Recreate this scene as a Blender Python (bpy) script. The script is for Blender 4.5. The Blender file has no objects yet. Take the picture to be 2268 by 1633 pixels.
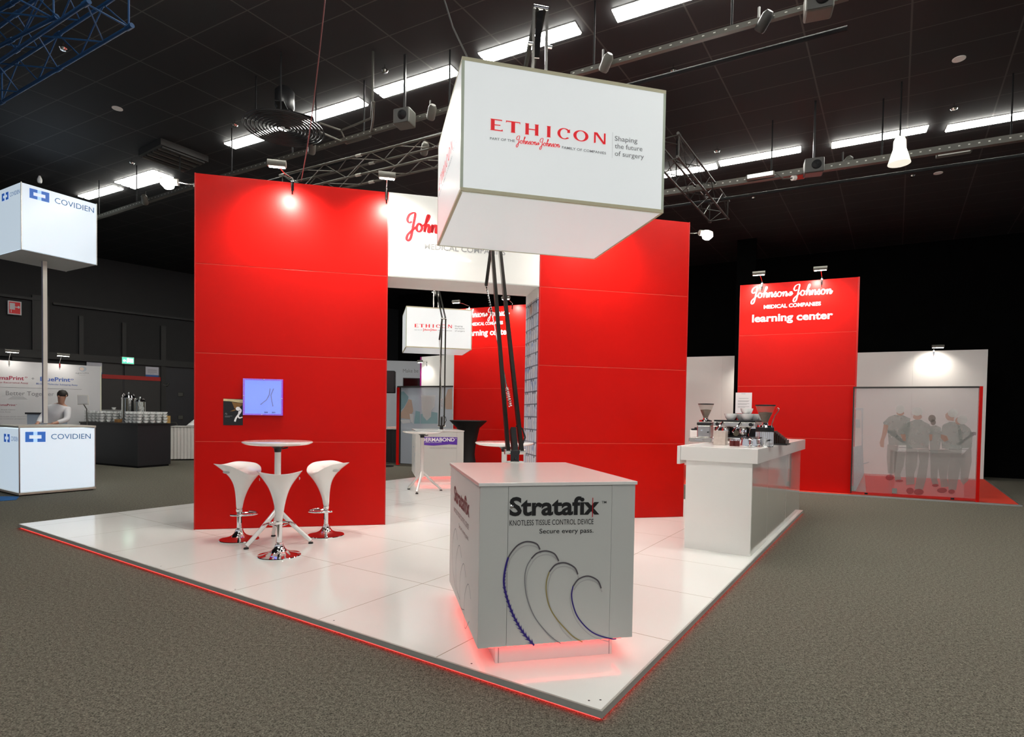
import bpy, bmesh, math, random
from mathutils import Vector, Matrix
random.seed(7)
SC = bpy.context.scene
COL = SC.collection
PI = math.pi

# ------------------------------------------------------------------ camera
F_PX, CY_PX, ROLL, PITCH = 1278.11, 951.91, 0.0159, -0.0252
CAM_H = 1.500
_c, _s, _cp, _sp = math.cos(ROLL), math.sin(ROLL), math.cos(PITCH), math.sin(PITCH)
FWD = Vector((0, _cp, _sp)); _r0 = Vector((1, 0, 0)); _u0 = Vector((0, -_sp, _cp))
RGT = _r0*_c + _u0*_s; UPV = _u0*_c - _r0*_s
CAM_O = Vector((0, 0, CAM_H))
cam_data = bpy.data.cameras.new('camera')
cam_data.sensor_width = 36; cam_data.lens = F_PX/2268*36
cam_data.shift_y = (CY_PX-816.5)/2268
cam_data.clip_start = .05; cam_data.clip_end = 200
cam = bpy.data.objects.new('camera', cam_data); COL.objects.link(cam)
_m = Matrix((RGT, UPV, -FWD)).transposed().to_4x4(); _m.translation = CAM_O
cam.matrix_world = _m
SC.camera = cam

# ------------------------------------------------------------------ world, exposure
SC.view_settings.view_transform = 'Standard'
SC.view_settings.look = 'None'
SC.view_settings.exposure = 0.40
SC.view_settings.gamma = 1.0
SC.view_settings.use_curve_mapping = False
W = bpy.data.worlds.new('world'); SC.world = W; W.use_nodes = True
W.node_tree.nodes['Background'].inputs[0].default_value = (.9, .92, 1, 1)
W.node_tree.nodes['Background'].inputs[1].default_value = 0.42
SC.cycles.transparent_max_bounces = 24
LAMP = 46.0        # radiance of the ceiling battens

# ------------------------------------------------------------------ pixel -> place (frame 2268 x 1633)
def ray(px, py): return FWD + RGT*((px-1134)/F_PX) - UPV*((py-CY_PX)/F_PX)
def onz(px, py, z=0.0):
    d = ray(px, py); return CAM_O + d*((z-CAM_H)/d.z)
def aty(px, py, Y):
    d = ray(px, py); return CAM_O + d*(Y/d.y)
class Frame:                                   # a standing frame: local x along the face, z up, -y towards the hall
    def __init__(s, o, ang):
        s.o = Vector(o); s.a = ang
        s.x = Vector((math.cos(ang), math.sin(ang), 0)); s.y = Vector((-math.sin(ang), math.cos(ang), 0))
    def pix(s, px, py, yl=0.0):                # pixel -> local (x, z) on the plane y = yl
        d = ray(px, py); p = s.o + s.y*yl
        q = CAM_O + d*((p-CAM_O).dot(s.y)/d.dot(s.y)) - s.o
        return q.dot(s.x), q.z
    def pixside(s, px, py, xl=0.0):            # pixel -> local (y, z) on the plane x = xl
        d = ray(px, py); p = s.o + s.x*xl
        q = CAM_O + d*((p-CAM_O).dot(s.x)/d.dot(s.x)) - s.o
        return q.dot(s.y), q.z
    def w(s, x, y, z): return s.o + s.x*x + s.y*y + Vector((0, 0, z))

# ------------------------------------------------------------------ materials
def lin(c): return tuple((v/12.92 if v <= .04045 else ((v+.055)/1.055)**2.4) for v in c)
def rgb(r, g, b): return lin((r/255, g/255, b/255))
MATS = {}
def mat(name, col=(.8, .8, .8), rough=.5, metal=0.0, emit=None, estr=0.0, alpha=1.0, trans=0.0, coat=0.0, noise=0.0, nscale=40.0, bump=0.0, spec=.5, ior=1.45):
    m = bpy.data.materials.new(name); m.use_nodes = True
    nt = m.node_tree; b = nt.nodes['Principled BSDF']
    b.inputs['Base Color'].default_value = (*col, 1); b.inputs['Roughness'].default_value = rough
    b.inputs['Metallic'].default_value = metal; b.inputs['Alpha'].default_value = alpha
    b.inputs['Transmission Weight'].default_value = trans; b.inputs['Coat Weight'].default_value = coat
    b.inputs['Specular IOR Level'].default_value = spec; b.inputs['IOR'].default_value = ior
    if emit: b.inputs['Emission Color'].default_value = (*emit, 1); b.inputs['Emission Strength'].default_value = estr
    if noise or bump:
        tc = nt.nodes.new('ShaderNodeTexCoord'); n = nt.nodes.new('ShaderNodeTexNoise')
        n.inputs['Scale'].default_value = nscale; n.inputs['Detail'].default_value = 4
        nt.links.new(tc.outputs['Object'], n.inputs['Vector'])
        if noise:
            mx = nt.nodes.new('ShaderNodeMix'); mx.data_type = 'RGBA'
            mx.inputs['A'].default_value = (*[v*(1-noise) for v in col], 1); mx.inputs['B'].default_value = (*[min(1, v*(1+noise)) for v in col], 1)
            nt.links.new(n.outputs['Fac'], mx.inputs['Factor']); nt.links.new(mx.outputs['Result'], b.inputs['Base Color'])
        if bump:
            bp = nt.nodes.new('ShaderNodeBump'); bp.inputs['Strength'].default_value = bump; bp.inputs['Distance'].default_value = .01
            nt.links.new(n.outputs['Fac'], bp.inputs['Height']); nt.links.new(bp.outputs['Normal'], b.inputs['Normal'])
    MATS[name] = m; return m
RED = mat('red_laminate', (.50, .0030, .0008), .36, noise=.03, nscale=3, spec=.20)
REDDK = mat('red_edge', (.45, .008, .005), .4, noise=.03)
WHITE = mat('white_laminate', (.80, .79, .76), .22, coat=.3, noise=.015, nscale=2)
WHITEM = mat('white_matt', (.78, .76, .73), .55, noise=.02, nscale=2)
GLOSSW = mat('white_gloss_plastic', (.82, .81, .78), .12, coat=.6, noise=.01)
SHADEDW = mat('shaded_white_panel', (.57, .58, .55), .32, noise=.02, nscale=2)  # counter fronts: shade under the hanging sign put into a greyer white
ALU = mat('brushed_aluminium', (.55, .55, .53), .38, .9, noise=.06, nscale=60)
ALUM = mat('matt_aluminium', (.42, .42, .38), .5, .35, noise=.06, nscale=30)
HEADM = mat('grey_lamp_head', (.15, .145, .125), .45, .2, noise=.05)
STEEL = mat('stainless_steel', (.62, .60, .57), .25, 1.0, noise=.05, nscale=80)
CHROME = mat('chrome', (.80, .80, .80), .05, 1.0, noise=.01)
BLACK = mat('black_paint', (.012, .012, .013), .35, noise=.1)
BLACKM = mat('black_matt', (.010, .010, .011), .7, noise=.1, spec=.2)
BLKTUBE = mat('black_tube', (.030, .028, .024), .28, .6, noise=.1)
DARKW = mat('dark_hall_panel', (.012, .0115, .0115), .6, noise=.15, nscale=4)
DARKB = mat('dark_beam', (.022, .021, .019), .5, noise=.15)
RUBBER = mat('black_rubber', (.015, .015, .015), .6, noise=.1)
INK = mat('black_ink', (.010, .010, .010), .4, noise=.05)
GREYINK = mat('grey_ink', (.22, .22, .23), .45, noise=.03)
LGREY = mat('light_grey_ink', (.17, .17, .175), .45, noise=.03)
REDINK = mat('red_ink', (.52, .006, .012), .4, noise=.03)
WHITEINK = mat('white_ink', (.88, .87, .87), .4, noise=.01)
BLUEINK = mat('blue_ink', (.020, .09, .40), .4, noise=.03)
PURPLE = mat('purple_ink', (.10, .03, .36), .4, noise=.03)
NAVY = mat('violet_ink', (.03, .015, .20), .4, noise=.03)
GOLD = mat('ochre_ink', (.30, .24, .08), .4, noise=.03)
SHADE = mat('pale_grey_ink', (.45, .45, .44), .4, noise=.03)
LED = mat('red_led', (.6, .02, .02), .4, emit=(1, .035, .03), estr=5.5, noise=.02)
DIFF = mat('lit_batten_diffuser', (.9, .9, .85), .4, emit=(1, .99, .92), estr=LAMP, noise=.01)
SPOTGLOW = mat('lit_lamp_glass', (.9, .9, .9), .3, emit=(1, .95, .86), estr=60, noise=.01)
SIGNBOX = mat('lit_sign_fabric', (.70, .72, .72), .35, emit=(.93, .98, 1.0), estr=.26, noise=.01)
REDLIT = mat('lit_red_ink', (.55, .006, .012), .4, emit=(.62, .006, .015), estr=.42, noise=.03)
COOLBOX = mat('lit_cool_acrylic', (.75, .80, .85), .25, emit=(.72, .87, 1.0), estr=.42, noise=.01)
CREAM = mat('cream_trim', (.55, .52, .36), .4, noise=.03)
WOODTRIM = mat('pale_wood_trim', (.52, .44, .36), .4, noise=.05)
CERAMIC = mat('white_ceramic', (.80, .81, .80), .12, coat=.4, noise=.01)
CLOTHW = mat('white_cloth', (.62, .60, .57), .85, noise=.05, nscale=20, bump=.1)
CLOTHD = mat('dark_cloth', (.020, .019, .020), .85, noise=.1, nscale=20, bump=.1)
STRETCH = mat('black_stretch_cloth', (.006, .006, .007), .6, noise=.1)
BROWN = mat('brown_card', (.30, .15, .05), .6, noise=.1)
REDCARPET = mat('red_carpet', (.60, .030, .008), .9, noise=.12, nscale=60, bump=.2)
BLUEMAT = mat('blue_carpet', (.01, .12, .36), .9, noise=.1, nscale=60)
BLUETRUSS = mat('blue_truss_paint', (.006, .035, .10), .55, .0, noise=.05, spec=.2)
DKTRUSS = mat('dark_truss_metal', (.018, .017, .015), .55, .0, noise=.1, spec=.25)
GREYTRUSS = mat('grey_truss_metal', (.085, .08, .068), .5, .0, noise=.08, spec=.3)
GREY = mat('grey_plastic', (.075, .073, .062), .5, noise=.08)
CARPET = None

# ------------------------------------------------------------------ mesh builder
class MB:
    def __init__(s): s.v = []; s.f = []
    def add(s, vs, fs):
        n = len(s.v); s.v += [tuple(v) for v in vs]; s.f += [tuple(i+n for i in f) for f in fs]; return s
    def box(s, x0, y0, z0, x1, y1, z1):
        return s.add([(x0,y0,z0),(x1,y0,z0),(x1,y1,z0),(x0,y1,z0),(x0,y0,z1),(x1,y0,z1),(x1,y1,z1),(x0,y1,z1)],
                     [(0,3,2,1),(4,5,6,7),(0,1,5,4),(1,2,6,5),(2,3,7,6),(3,0,4,7)])
    def bar(s, p, q, w, h=None, up=(0, 0, 1)):
        p, q = Vector(p), Vector(q); h = h or w; d = (q-p).normalized(); u = Vector(up)
        if abs(d.dot(u)) > .97: u = Vector((0, 1, 0))
        a = d.cross(u).normalized()*w/2; b = a.normalized().cross(d)*h/2
        vs = [p-a-b, p+a-b, p+a+b, p-a+b, q-a-b, q+a-b, q+a+b, q-a+b]
        return s.add(vs, [(0,1,2,3),(7,6,5,4),(0,4,5,1),(1,5,6,2),(2,6,7,3),(3,7,4,0)])
    def tube(s, pts, r, n=8, r1=None, closed=False):
        pts = [Vector(p) for p in pts]; m = len(pts); rs = []
        for i in range(m): rs.append(r if r1 is None else r+(r1-r)*i/(m-1))
        base = len(s.v); prev = None
        for i, p in enumerate(pts):
            if closed: d = (pts[(i+1) % m]-pts[i-1]).normalized()
            else: d = ((pts[min(i+1, m-1)]-p).normalized()+(p-pts[max(i-1, 0)]).normalized())
            d = d.normalized() if d.length > 1e-9 else Vector((0, 0, 1))
            if prev is None:
                a = d.cross(Vector((0, 0, 1)));
                if a.length < .05: a = d.cross(Vector((0, 1, 0)))
            else: a = prev - d*prev.dot(d)
            a.normalize(); prev = a; b = d.cross(a)
            for k in range(n):
                t = 2*PI*k/n; s.v.append(tuple(p+(a*math.cos(t)+b*math.sin(t))*rs[i]))
        for i in range(m if closed else m-1):
            for k in range(n):
                i2 = (i+1) % m; s.f.append((base+i*n+k, base+i*n+(k+1) % n, base+i2*n+(k+1) % n, base+i2*n+k))
        if not closed:
            s.f.append(tuple(base+k for k in reversed(range(n)))); s.f.append(tuple(base+(m-1)*n+k for k in range(n)))
        return s
    def cyl(s, p, q, r, n=16, r1=None): return s.tube([p, q], r, n, r if r1 is None else r1)
    def lathe(s, prof, n=32, c=(0, 0, 0)):
        base = len(s.v); m = len(prof)
        for r, z in prof:
            for k in range(n):
                t = 2*PI*k/n; s.v.append((c[0]+r*math.cos(t), c[1]+r*math.sin(t), c[2]+z))
        for i in range(m-1):
            for k in range(n): s.f.append((base+i*n+k, base+i*n+(k+1) % n, base+(i+1)*n+(k+1) % n, base+(i+1)*n+k))
        if prof[0][0] > 1e-6: s.f.append(tuple(base+k for k in reversed(range(n))))
        if prof[-1][0] > 1e-6: s.f.append(tuple(base+(m-1)*n+k for k in range(n)))
        return s
    def prism(s, poly, y0, y1):                # polygon in local x-z, extruded along y
        n = len(poly)
        vs = [(x, y0, z) for x, z in poly]+[(x, y1, z) for x, z in poly]
        return s.add(vs, [tuple(range(n)), tuple(reversed(range(n, 2*n)))]+[(i, n+i, n+(i+1) % n, (i+1) % n) for i in range(n)])
    def flat(s, poly, y):
        return s.add([(x, y, z) for x, z in poly], [tuple(range(len(poly)))])
    def loft(s, rings, cap=True):
        n = len(rings[0]); base = len(s.v)
        for r in rings: s.v += [tuple(p) for p in r]
        for i in range(len(rings)-1):
            for k in range(n): s.f.append((base+i*n+k, base+i*n+(k+1) % n, base+(i+1)*n+(k+1) % n, base+(i+1)*n+k))
        if cap:
            s.f.append(tuple(base+k for k in reversed(range(n)))); s.f.append(tuple(base+(len(rings)-1)*n+k for k in range(n)))
        return s
    def build(s, name, m, parent=None, smooth=False, bev=0.0, sub=0):
        me = bpy.data.meshes.new(name); me.from_pydata(s.v, [], s.f)
        bm = bmesh.new(); bm.from_mesh(me)
        if s.weld: bmesh.ops.remove_doubles(bm, verts=bm.verts, dist=1e-5)
        bmesh.ops.recalc_face_normals(bm, faces=bm.faces)
        if bev:
            es = [e for e in bm.edges if len(e.link_faces) == 2 and e.calc_face_angle(0) > .6]
            bmesh.ops.bevel(bm, geom=es, offset=bev, segments=2, affect='EDGES', profile=.5)
        bm.to_mesh(me); bm.free()
        if smooth:
            for p in me.polygons: p.use_smooth = True
            me.set_sharp_from_angle(angle=math.radians(40))
        me.materials.append(m)
        o = bpy.data.objects.new(name, me); COL.objects.link(o)
        if parent: o.parent = parent
        if sub:
            md = o.modifiers.new('subdivision', 'SUBSURF'); md.levels = sub; md.render_levels = sub
        return o
    weld = False
    def mark(s):
        if 'cuts' not in s.__dict__: s.cuts = []
        s.cuts.append((len(s.v), len(s.f)))
    def build_parts(s, name, m, parent):       # every line of writing as a part of its own
        out = Group(); cuts = getattr(s, 'cuts', [(0, 0)])+[(len(s.v), len(s.f))]
        if cuts[0] != (0, 0): cuts = [(0, 0)]+cuts
        for (v0, f0), (v1, f1) in zip(cuts, cuts[1:]):
            if f1 <= f0: continue
            b = MB(); b.v = s.v[v0:v1]; b.f = [tuple(i-v0 for i in f) for f in s.f[f0:f1]]; out.append(b.build(name, m, parent))
        return out
class Group(list):
    def __setitem__(s, k, v):
        for o in s: o[k] = v

def tag(o, label, cat, group=None, kind=None):
    if label: o['label'] = label
    if cat: o['category'] = cat
    if group: o['group'] = group
    if kind: o['kind'] = kind
    return o
def thing(name, label, cat, loc=(0, 0, 0), rotz=0.0, group=None):
    o = bpy.data.objects.new(name, None); COL.objects.link(o); o.empty_display_size = .1
    o.location = loc; o.rotation_euler = (0, 0, rotz)
    return tag(o, label, cat, group)
def struct(name, mb, m, label=None, parent=None, smooth=False):
    o = mb.build(name, m, parent, smooth)
    if not parent:
        o['kind'] = 'structure'
        if label: o['label'] = label
        o['category'] = name.split('_')[0]
    return o
def dup(root, loc, rotz=None, label=None, group=None):
    r = root.copy(); COL.objects.link(r); r.location = loc
    if rotz is not None: r.rotation_euler = (0, 0, rotz)
    if label: r['label'] = label
    if group: r['group'] = group
    for ch in list(root.children):
        c = ch.copy(); COL.objects.link(c); c.parent = r
        for g in list(ch.children):
            d = g.copy(); COL.objects.link(d); d.parent = c
    return r
def light(kind, name, parent, loc, power, color=(1, .95, .86), aim=None, size=.1, angle=60, blend=.6):
    l = bpy.data.lights.new(name, kind); l.energy = power; l.color = color
    if kind == 'SPOT': l.spot_size = math.radians(angle); l.spot_blend = blend; l.shadow_soft_size = size
    elif kind == 'AREA': l.size = size
    else: l.shadow_soft_size = size
    o = bpy.data.objects.new(name, l); COL.objects.link(o); o.parent = parent; o.location = loc
    if aim is not None:
        d = Vector(aim)-Vector(loc); o.rotation_euler = d.to_track_quat('-Z', 'Y').to_euler()
    return o

# ------------------------------------------------------------------ lettering (flat letters in local x-z)
_tc = {}
def glyphs(sx, bold=0.0):
    key = (sx, bold)
    if key not in _tc:
        cu = bpy.data.curves.new('t', 'FONT'); cu.body = sx; cu.size = 1; cu.offset = bold; cu.resolution_u = 3
        o = bpy.data.objects.new('t', cu); me = o.to_mesh()
        vs = [(v.co.x, v.co.y) for v in me.vertices]; fs = [tuple(p.vertices) for p in me.polygons]
        o.to_mesh_clear(); bpy.data.objects.remove(o); bpy.data.curves.remove(cu)
        _tc[key] = (vs, fs)
    return _tc[key]
_CAP = max(y for x, y in glyphs('H')[0])
def text(mb, s, x0, x1, zb, cap, y=-.002, bold=0.0, slope=0.0, z1=None):
    mb.mark(); vs, fs = glyphs(s, bold)
    a = min(x for x, _ in vs); b = max(x for x, _ in vs); k = (x1-x0)/(b-a); h = cap/_CAP
    mb.add([(x0+(x-a)*k, y, zb+yy*h+(0 if z1 is None else (z1-zb)*(x-a)/(b-a))) for x, yy in vs], fs)
    return mb
def catmull(pts, n=6):
    out = []; P = [Vector((*p, 0)) for p in pts]
    for i in range(len(P)-1):
        p0, p1, p2, p3 = P[max(i-1, 0)], P[i], P[i+1], P[min(i+2, len(P)-1)]
        for k in range(n):
            t = k/n
            out.append(.5*((2*p1)+(p2-p0)*t+(2*p0-5*p1+4*p2-p3)*t*t+(3*p1-p0-3*p2+p3)*t**3))
    out.append(P[-1]); return out
def ribbon(mb, pts, w, y=-.002, tr=lambda x, z: (x, z), pen=True, n=6, wmin=.45):
    C = catmull(pts, n); L = []; R_ = []
    for i, p in enumerate(C):
        d = C[min(i+1, len(C)-1)]-C[max(i-1, 0)]
        if d.length < 1e-9: d = Vector((1, 0, 0))
        d.normalize(); nn = Vector((-d.y, d.x, 0))
        ww = w*(wmin+(1-wmin)*abs(d.y)) if pen else w
        L.append(p+nn*ww/2); R_.append(p-nn*ww/2)
    b = [(*tr(p.x, p.y), 0) for p in L]+[(*tr(p.x, p.y), 0) for p in R_]; m = len(C)
    mb.add([(x, y, z) for x, z, _ in b], [(i, i+1, m+i+1, m+i) for i in range(m-1)])
    return mb
def script_word(x):
    """cursive capital J, then o h n s o n: strokes with x-height 1"""
    S = []
    S.append([(x+.55,1.15),(x+.18,1.0),(x-.05,1.35),(x+.2,1.95),(x+.75,2.25),(x+.98,2.1),(x+.85,1.3),(x+.62,.1),(x+.42,-.8),(x+.12,-1.2),(x-.12,-1.05),(x-.02,-.55),(x+.5,0),(x+1.15,.55)])
    def o(x): return [(x+.55,.82),(x+.3,.98),(x+.02,.62),(x+.05,.15),(x+.35,0),(x+.66,.3),(x+.66,.72),(x+.45,.95),(x+.75,.78),(x+1.0,.85)]
    def h(x): return [(x-.1,.75),(x+.35,1.35),(x+.62,1.95),(x+.5,2.12),(x+.34,1.8),(x+.12,.9),(x,0)]
    def hump(x): return [(x,.05),(x+.18,.6),(x+.45,.95),(x+.62,.8),(x+.55,.35),(x+.55,.05),(x+.72,.08),(x+.95,.6)]
    def n(x): return [(x-.12,.5),(x+.08,.92),(x+.1,.6),(x,0)]
    def s(x): return [(x-.1,.3),(x+.22,1.0),(x+.28,.7),(x+.42,.3),(x+.22,.0),(x-.05,.12)]
    S.append(o(x+1.2)); S.append(h(x+2.25)); S.append(hump(x+2.25))
    S.append(n(x+3.25)); S.append(hump(x+3.25)); S.append(s(x+4.3)); S.append([(x+4.55,.1),(x+4.8,.5),(x+5.05,.8)])
    S.append(o(x+4.9)); S.append(n(x+5.95)); S.append(hump(x+5.95))
    return S
def script_logo(mb, x0, x1, zb, xh, y=-.002, w=.24, z1=None):
    """the two joined cursive words with a small ampersand between, baseline zb, x-height xh"""
    mb.mark(); S = script_word(0)+[[(7.55,.15),(7.2,.7),(7.45,.85),(7.55,.6),(7.0,.3),(7.2,.1),(7.5,.25),(7.75,.55)]]+script_word(8.0)
    W_ = 15.0; k = (x1-x0)/W_; dz = 0 if z1 is None else (z1-zb)
    for st in S: ribbon(mb, st, w, y, lambda x, z: (x0+x*k, zb+z*xh+dz*x/W_))
    return mb
def serif_word(mb, x0, x1, zb, h, y=-.002, z1=None):
    """the widely spaced six flared capitals of the sign"""
    mb.mark(); L = x1-x0; dz = 0 if z1 is None else z1-zb
    def q(pts, a, b): mb.flat([(x0+L*(a+(b-a)*u), zb+h*v+dz*(a+(b-a)*u)) for u, v in pts], y)
    def ring(a, b, g0, g1):
        N = 26; w = b-a; vs = []; fs = []
        for i in range(N+1):
            t = g0+(g1-g0)*i/N
            for rx, rz in ((.5, .5), (.5-.21, .5-.075)):
                u = .5+rx*math.cos(t); v = .5+rz*math.sin(t); vs.append((x0+L*(a+w*u), y, zb+h*v+dz*(a+w*u)))
        fs = [(2*i, 2*i+1, 2*i+3, 2*i+2) for i in range(N)]; mb.add(vs, fs)
    def stem(a, b): q([(0,0),(.12,.06),(.12,.94),(0,1),(1,1),(.88,.94),(.88,.06),(1,0)], a, b)
    stem(0, .042); q([(0,.91),(1,.91),(1,.80),(1.06,1),(0,1)], .03, .095); q([(0,.46),(1,.46),(1,.54),(0,.54)], .03, .085); q([(0,0),(1.1,0),(1,.2),(.92,.09),(0,.09)], .03, .1)
    stem(.17, .212); q([(0,.78),(.06,.91),(.94,.91),(1,.78),(1,1),(0,1)], .13, .25)
    stem(.29, .328); stem(.372, .41); q([(0,.46),(1,.46),(1,.55),(0,.55)], .32, .38)
    stem(.476, .514)
    ring(.57, .69, .75, 2*PI-.75); q([(0,.62),(1,.62),(1,.95),(.2,.85)], .655, .68)
    ring(.71, .845, 0, 2*PI)
    q([(0,0),(.2,.05),(.2,1),(0,1)], .895, .975); q([(.8,.0),(1,.0),(1,1),(.8,1)], .92, 1.0); q([(0,1),(.28,1),(1,.0),(.8,.0)], .895, 1.0)
    return mb
# ================================================================== the hall
PZ = .055; TH = .5823; WA = .2275; U = 1.0664; ZC = 6.6
dR = Vector((math.sin(TH), math.cos(TH), 0)); dL = Vector((-math.cos(TH), math.sin(TH), 0))
def carpet_mat():
    m = bpy.data.materials.new('grey_fleck_carpet'); m.use_nodes = True; nt = m.node_tree; b = nt.nodes['Principled BSDF']
    b.inputs['Roughness'].default_value = .95; b.inputs['Specular IOR Level'].default_value = .1
    tc = nt.nodes.new('ShaderNodeTexCoord'); n = nt.nodes.new('ShaderNodeTexNoise'); n.inputs['Scale'].default_value = 38; n.inputs['Detail'].default_value = 6; n.inputs['Roughness'].default_value = .8
    n2 = nt.nodes.new('ShaderNodeTexNoise'); n2.inputs['Scale'].default_value = 120; n2.inputs['Detail'].default_value = 2
    mx = nt.nodes.new('ShaderNodeMath'); mx.operation = 'MULTIPLY'
    r = nt.nodes.new('ShaderNodeValToRGB'); r.color_ramp.elements[0].position = .14; r.color_ramp.elements[0].color = (.034, .032, .026, 1)
    r.color_ramp.elements[1].position = .40; r.color_ramp.elements[1].color = (.23, .215, .172, 1)
    nt.links.new(tc.outputs['Object'], n.inputs['Vector']); nt.links.new(tc.outputs['Object'], n2.inputs['Vector'])
    nt.links.new(n.outputs['Fac'], mx.inputs[0]); nt.links.new(n2.outputs['Fac'], mx.inputs[1])
    nt.links.new(mx.outputs[0], r.inputs['Fac']); nt.links.new(r.outputs['Color'], b.inputs['Base Color'])
    bp = nt.nodes.new('ShaderNodeBump'); bp.inputs['Strength'].default_value = .5; bp.inputs['Distance'].default_value = .006
    nt.links.new(mx.outputs[0], bp.inputs['Height']); nt.links.new(bp.outputs['Normal'], b.inputs['Normal'])
    return m
def ceiling_mat():
    m = bpy.data.materials.new('black_ceiling_tiles'); m.use_nodes = True; nt = m.node_tree; b = nt.nodes['Principled BSDF']
    tc = nt.nodes.new('ShaderNodeTexCoord')
    def line(nx, ny, off, pitch, w):
        d = nt.nodes.new('ShaderNodeVectorMath'); d.operation = 'DOT_PRODUCT'; d.inputs[1].default_value = (nx, ny, 0)
        nt.links.new(tc.outputs['Object'], d.inputs[0])
        a = nt.nodes.new('ShaderNodeMath'); a.operation = 'SUBTRACT'; a.inputs[1].default_value = off-50*pitch
        nt.links.new(d.outputs['Value'], a.inputs[0])
        q = nt.nodes.new('ShaderNodeMath'); q.operation = 'MODULO'; q.inputs[1].default_value = pitch; nt.links.new(a.outputs[0], q.inputs[0])
        l = nt.nodes.new('ShaderNodeMath'); l.operation = 'LESS_THAN'; l.inputs[1].default_value = w; nt.links.new(q.outputs[0], l.inputs[0])
        return l
    a1 = line(-.833, .553, 2.305, 1.175, .022); a2 = line(.4695, .8829, 8.575, .6, .015)
    mx = nt.nodes.new('ShaderNodeMath'); mx.operation = 'MAXIMUM'; nt.links.new(a1.outputs[0], mx.inputs[0]); nt.links.new(a2.outputs[0], mx.inputs[1])
    n = nt.nodes.new('ShaderNodeTexNoise'); n.inputs['Scale'].default_value = 1.1; n.inputs['Detail'].default_value = 3; nt.links.new(tc.outputs['Object'], n.inputs['Vector'])
    r = nt.nodes.new('ShaderNodeValToRGB'); r.color_ramp.elements[0].color = (.0032, .0033, .0042, 1); r.color_ramp.elements[1].color = (.0056, .0057, .0070, 1); nt.links.new(n.outputs['Fac'], r.inputs['Fac'])
    cm = nt.nodes.new('ShaderNodeMix'); cm.data_type = 'RGBA'; cm.inputs['B'].default_value = (.050, .048, .045, 1)
    nt.links.new(mx.outputs[0], cm.inputs['Factor']); nt.links.new(r.outputs['Color'], cm.inputs['A']); nt.links.new(cm.outputs['Result'], b.inputs['Base Color'])
    b.inputs['Roughness'].default_value = .75
    return m
CARPET = carpet_mat()
fl = MB(); fl.box(-30, -9, -.2, 24, 34, 0); struct('floor', fl, CARPET, 'grey flecked carpet covering the whole exhibition hall')
ce = MB(); ce.box(-30, -9, ZC, 24, 34, ZC+.2); struct('ceiling', ce, ceiling_mat(), 'black tiled ceiling of the hall with thin grid lines')

# left wall: runs away to the right behind the stands
LW0 = onz(0, 1009); LW1 = onz(400, 997); LA = math.atan2((LW1-LW0).y, (LW1-LW0).x)
LW = Frame((LW0.x, LW0.y, 0), LA)
wl = MB(); wl.box(-9, .0, 0, 16, .3, ZC)
o = struct('wall_left', wl, DARKW, 'black panelled hall wall behind the stands on the left'); o.location = LW.o; o.rotation_euler = (0, 0, LA)
def lwbar(name, px0, py0, px1, py1, h, d, m=DARKB, lab=None):
    x0, z0 = LW.pix(px0, py0, -d); x1, z1 = LW.pix(px1, py1, -d); z = (z0+z1)/2
    b = MB().box(x0, -d, z-h/2, x1, -.002, z+h/2); o = struct(name, b, m, lab); o.location = LW.o; o.rotation_euler = (0, 0, LA); return o
lwbar('trim_1', -60, 776, 470, 812, .22, .16, lab='dark horizontal beam above the doors on the left wall')
lwbar('trim_2', -60, 648, 92, 662, .08, .14, lab='thin dark pipe rail high on the left wall, left of the lit box pole')
lwbar('trim_3', 118, 670, 470, 716, .07, .14, lab='thin dark pipe rail high on the left wall, right of the lit box pole')
for k, (px, y0, y1, wd) in enumerate([(90, 655, 800, .42), (180, 700, 800, .12), (275, 715, 800, .12), (362, 722, 1000, .16), (68, 810, 700, .9)]):
    x, z0 = LW.pix(px, y0, -.1); z1 = LW.pix(px, y1, -.1)[1]; z1 = max(0, min(z0, z1)) if y1 < 990 else 0; z0 = max(z0, z1+.5)
    b = MB().box(x-wd/2, -.12, z1, x+wd/2, -.002, z0); o = struct('trim_%d' % (k+4), b, DARKB, ['broad dark column on the left wall behind the pole', 'upright rib of the left wall above the backdrop', 'upright rib of the left wall above the exit sign', 'upright post right of the double door', 'wide dark pier of the left wall at the picture edge'][k]); o.location = LW.o; o.rotation_euler = (0, 0, LA)
# double door in the left wall, single door beyond
def door(name, pa, pb, ptop, lab):
    x0, _ = LW.pix(pa, 900, -.05); x1, _ = LW.pix(pb, 900, -.05); z = LW.pix((pa+pb)/2, ptop, -.05)[1]
    return x0, x1, z
x0, x1, zt = door('door_1', 226, 356, 806, '')
mb = MB(); xm = LW.pix(274, 900, -.05)[0]; mb.box(x0, -.05, 0, xm-.03, -.002, zt).box(xm+.03, -.05, 0, x1, -.002, zt)
D1 = struct('door_1', mb, mat('dark_grey_door', (.034, .032, .030), .45, noise=.1), 'wide dark double door crossed by a red bar'); D1.location = LW.o; D1.rotation_euler = (0, 0, LA)
zr0 = LW.pix(226, 834, -.06)[1]; zr1 = LW.pix(354, 840, -.06)[1]; zr = (zr0+zr1)/2
MB().box(x0, -.075, zr-.07, x1, -.051, zr+.07).build('push_bar', mat('red_bar_paint', (.50, .020, .012), .5, noise=.05), D1)['label'] = 'red bar across the door'
MB().box(xm-.03, -.06, 0, xm+.03, -.01, zr).build('meeting_stile', BLACK, D1)
x0, x1, zt = door('door_2', 364, 428, 812, '')
D2 = struct('door_2', MB().box(x0, -.05, 0, x1+.6, -.002, zt), mat('bluish_black_door', (.022, .022, .026), .45, noise=.1), 'bluish black single door right of the double door'); D2.location = LW.o; D2.rotation_euler = (0, 0, LA)
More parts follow.
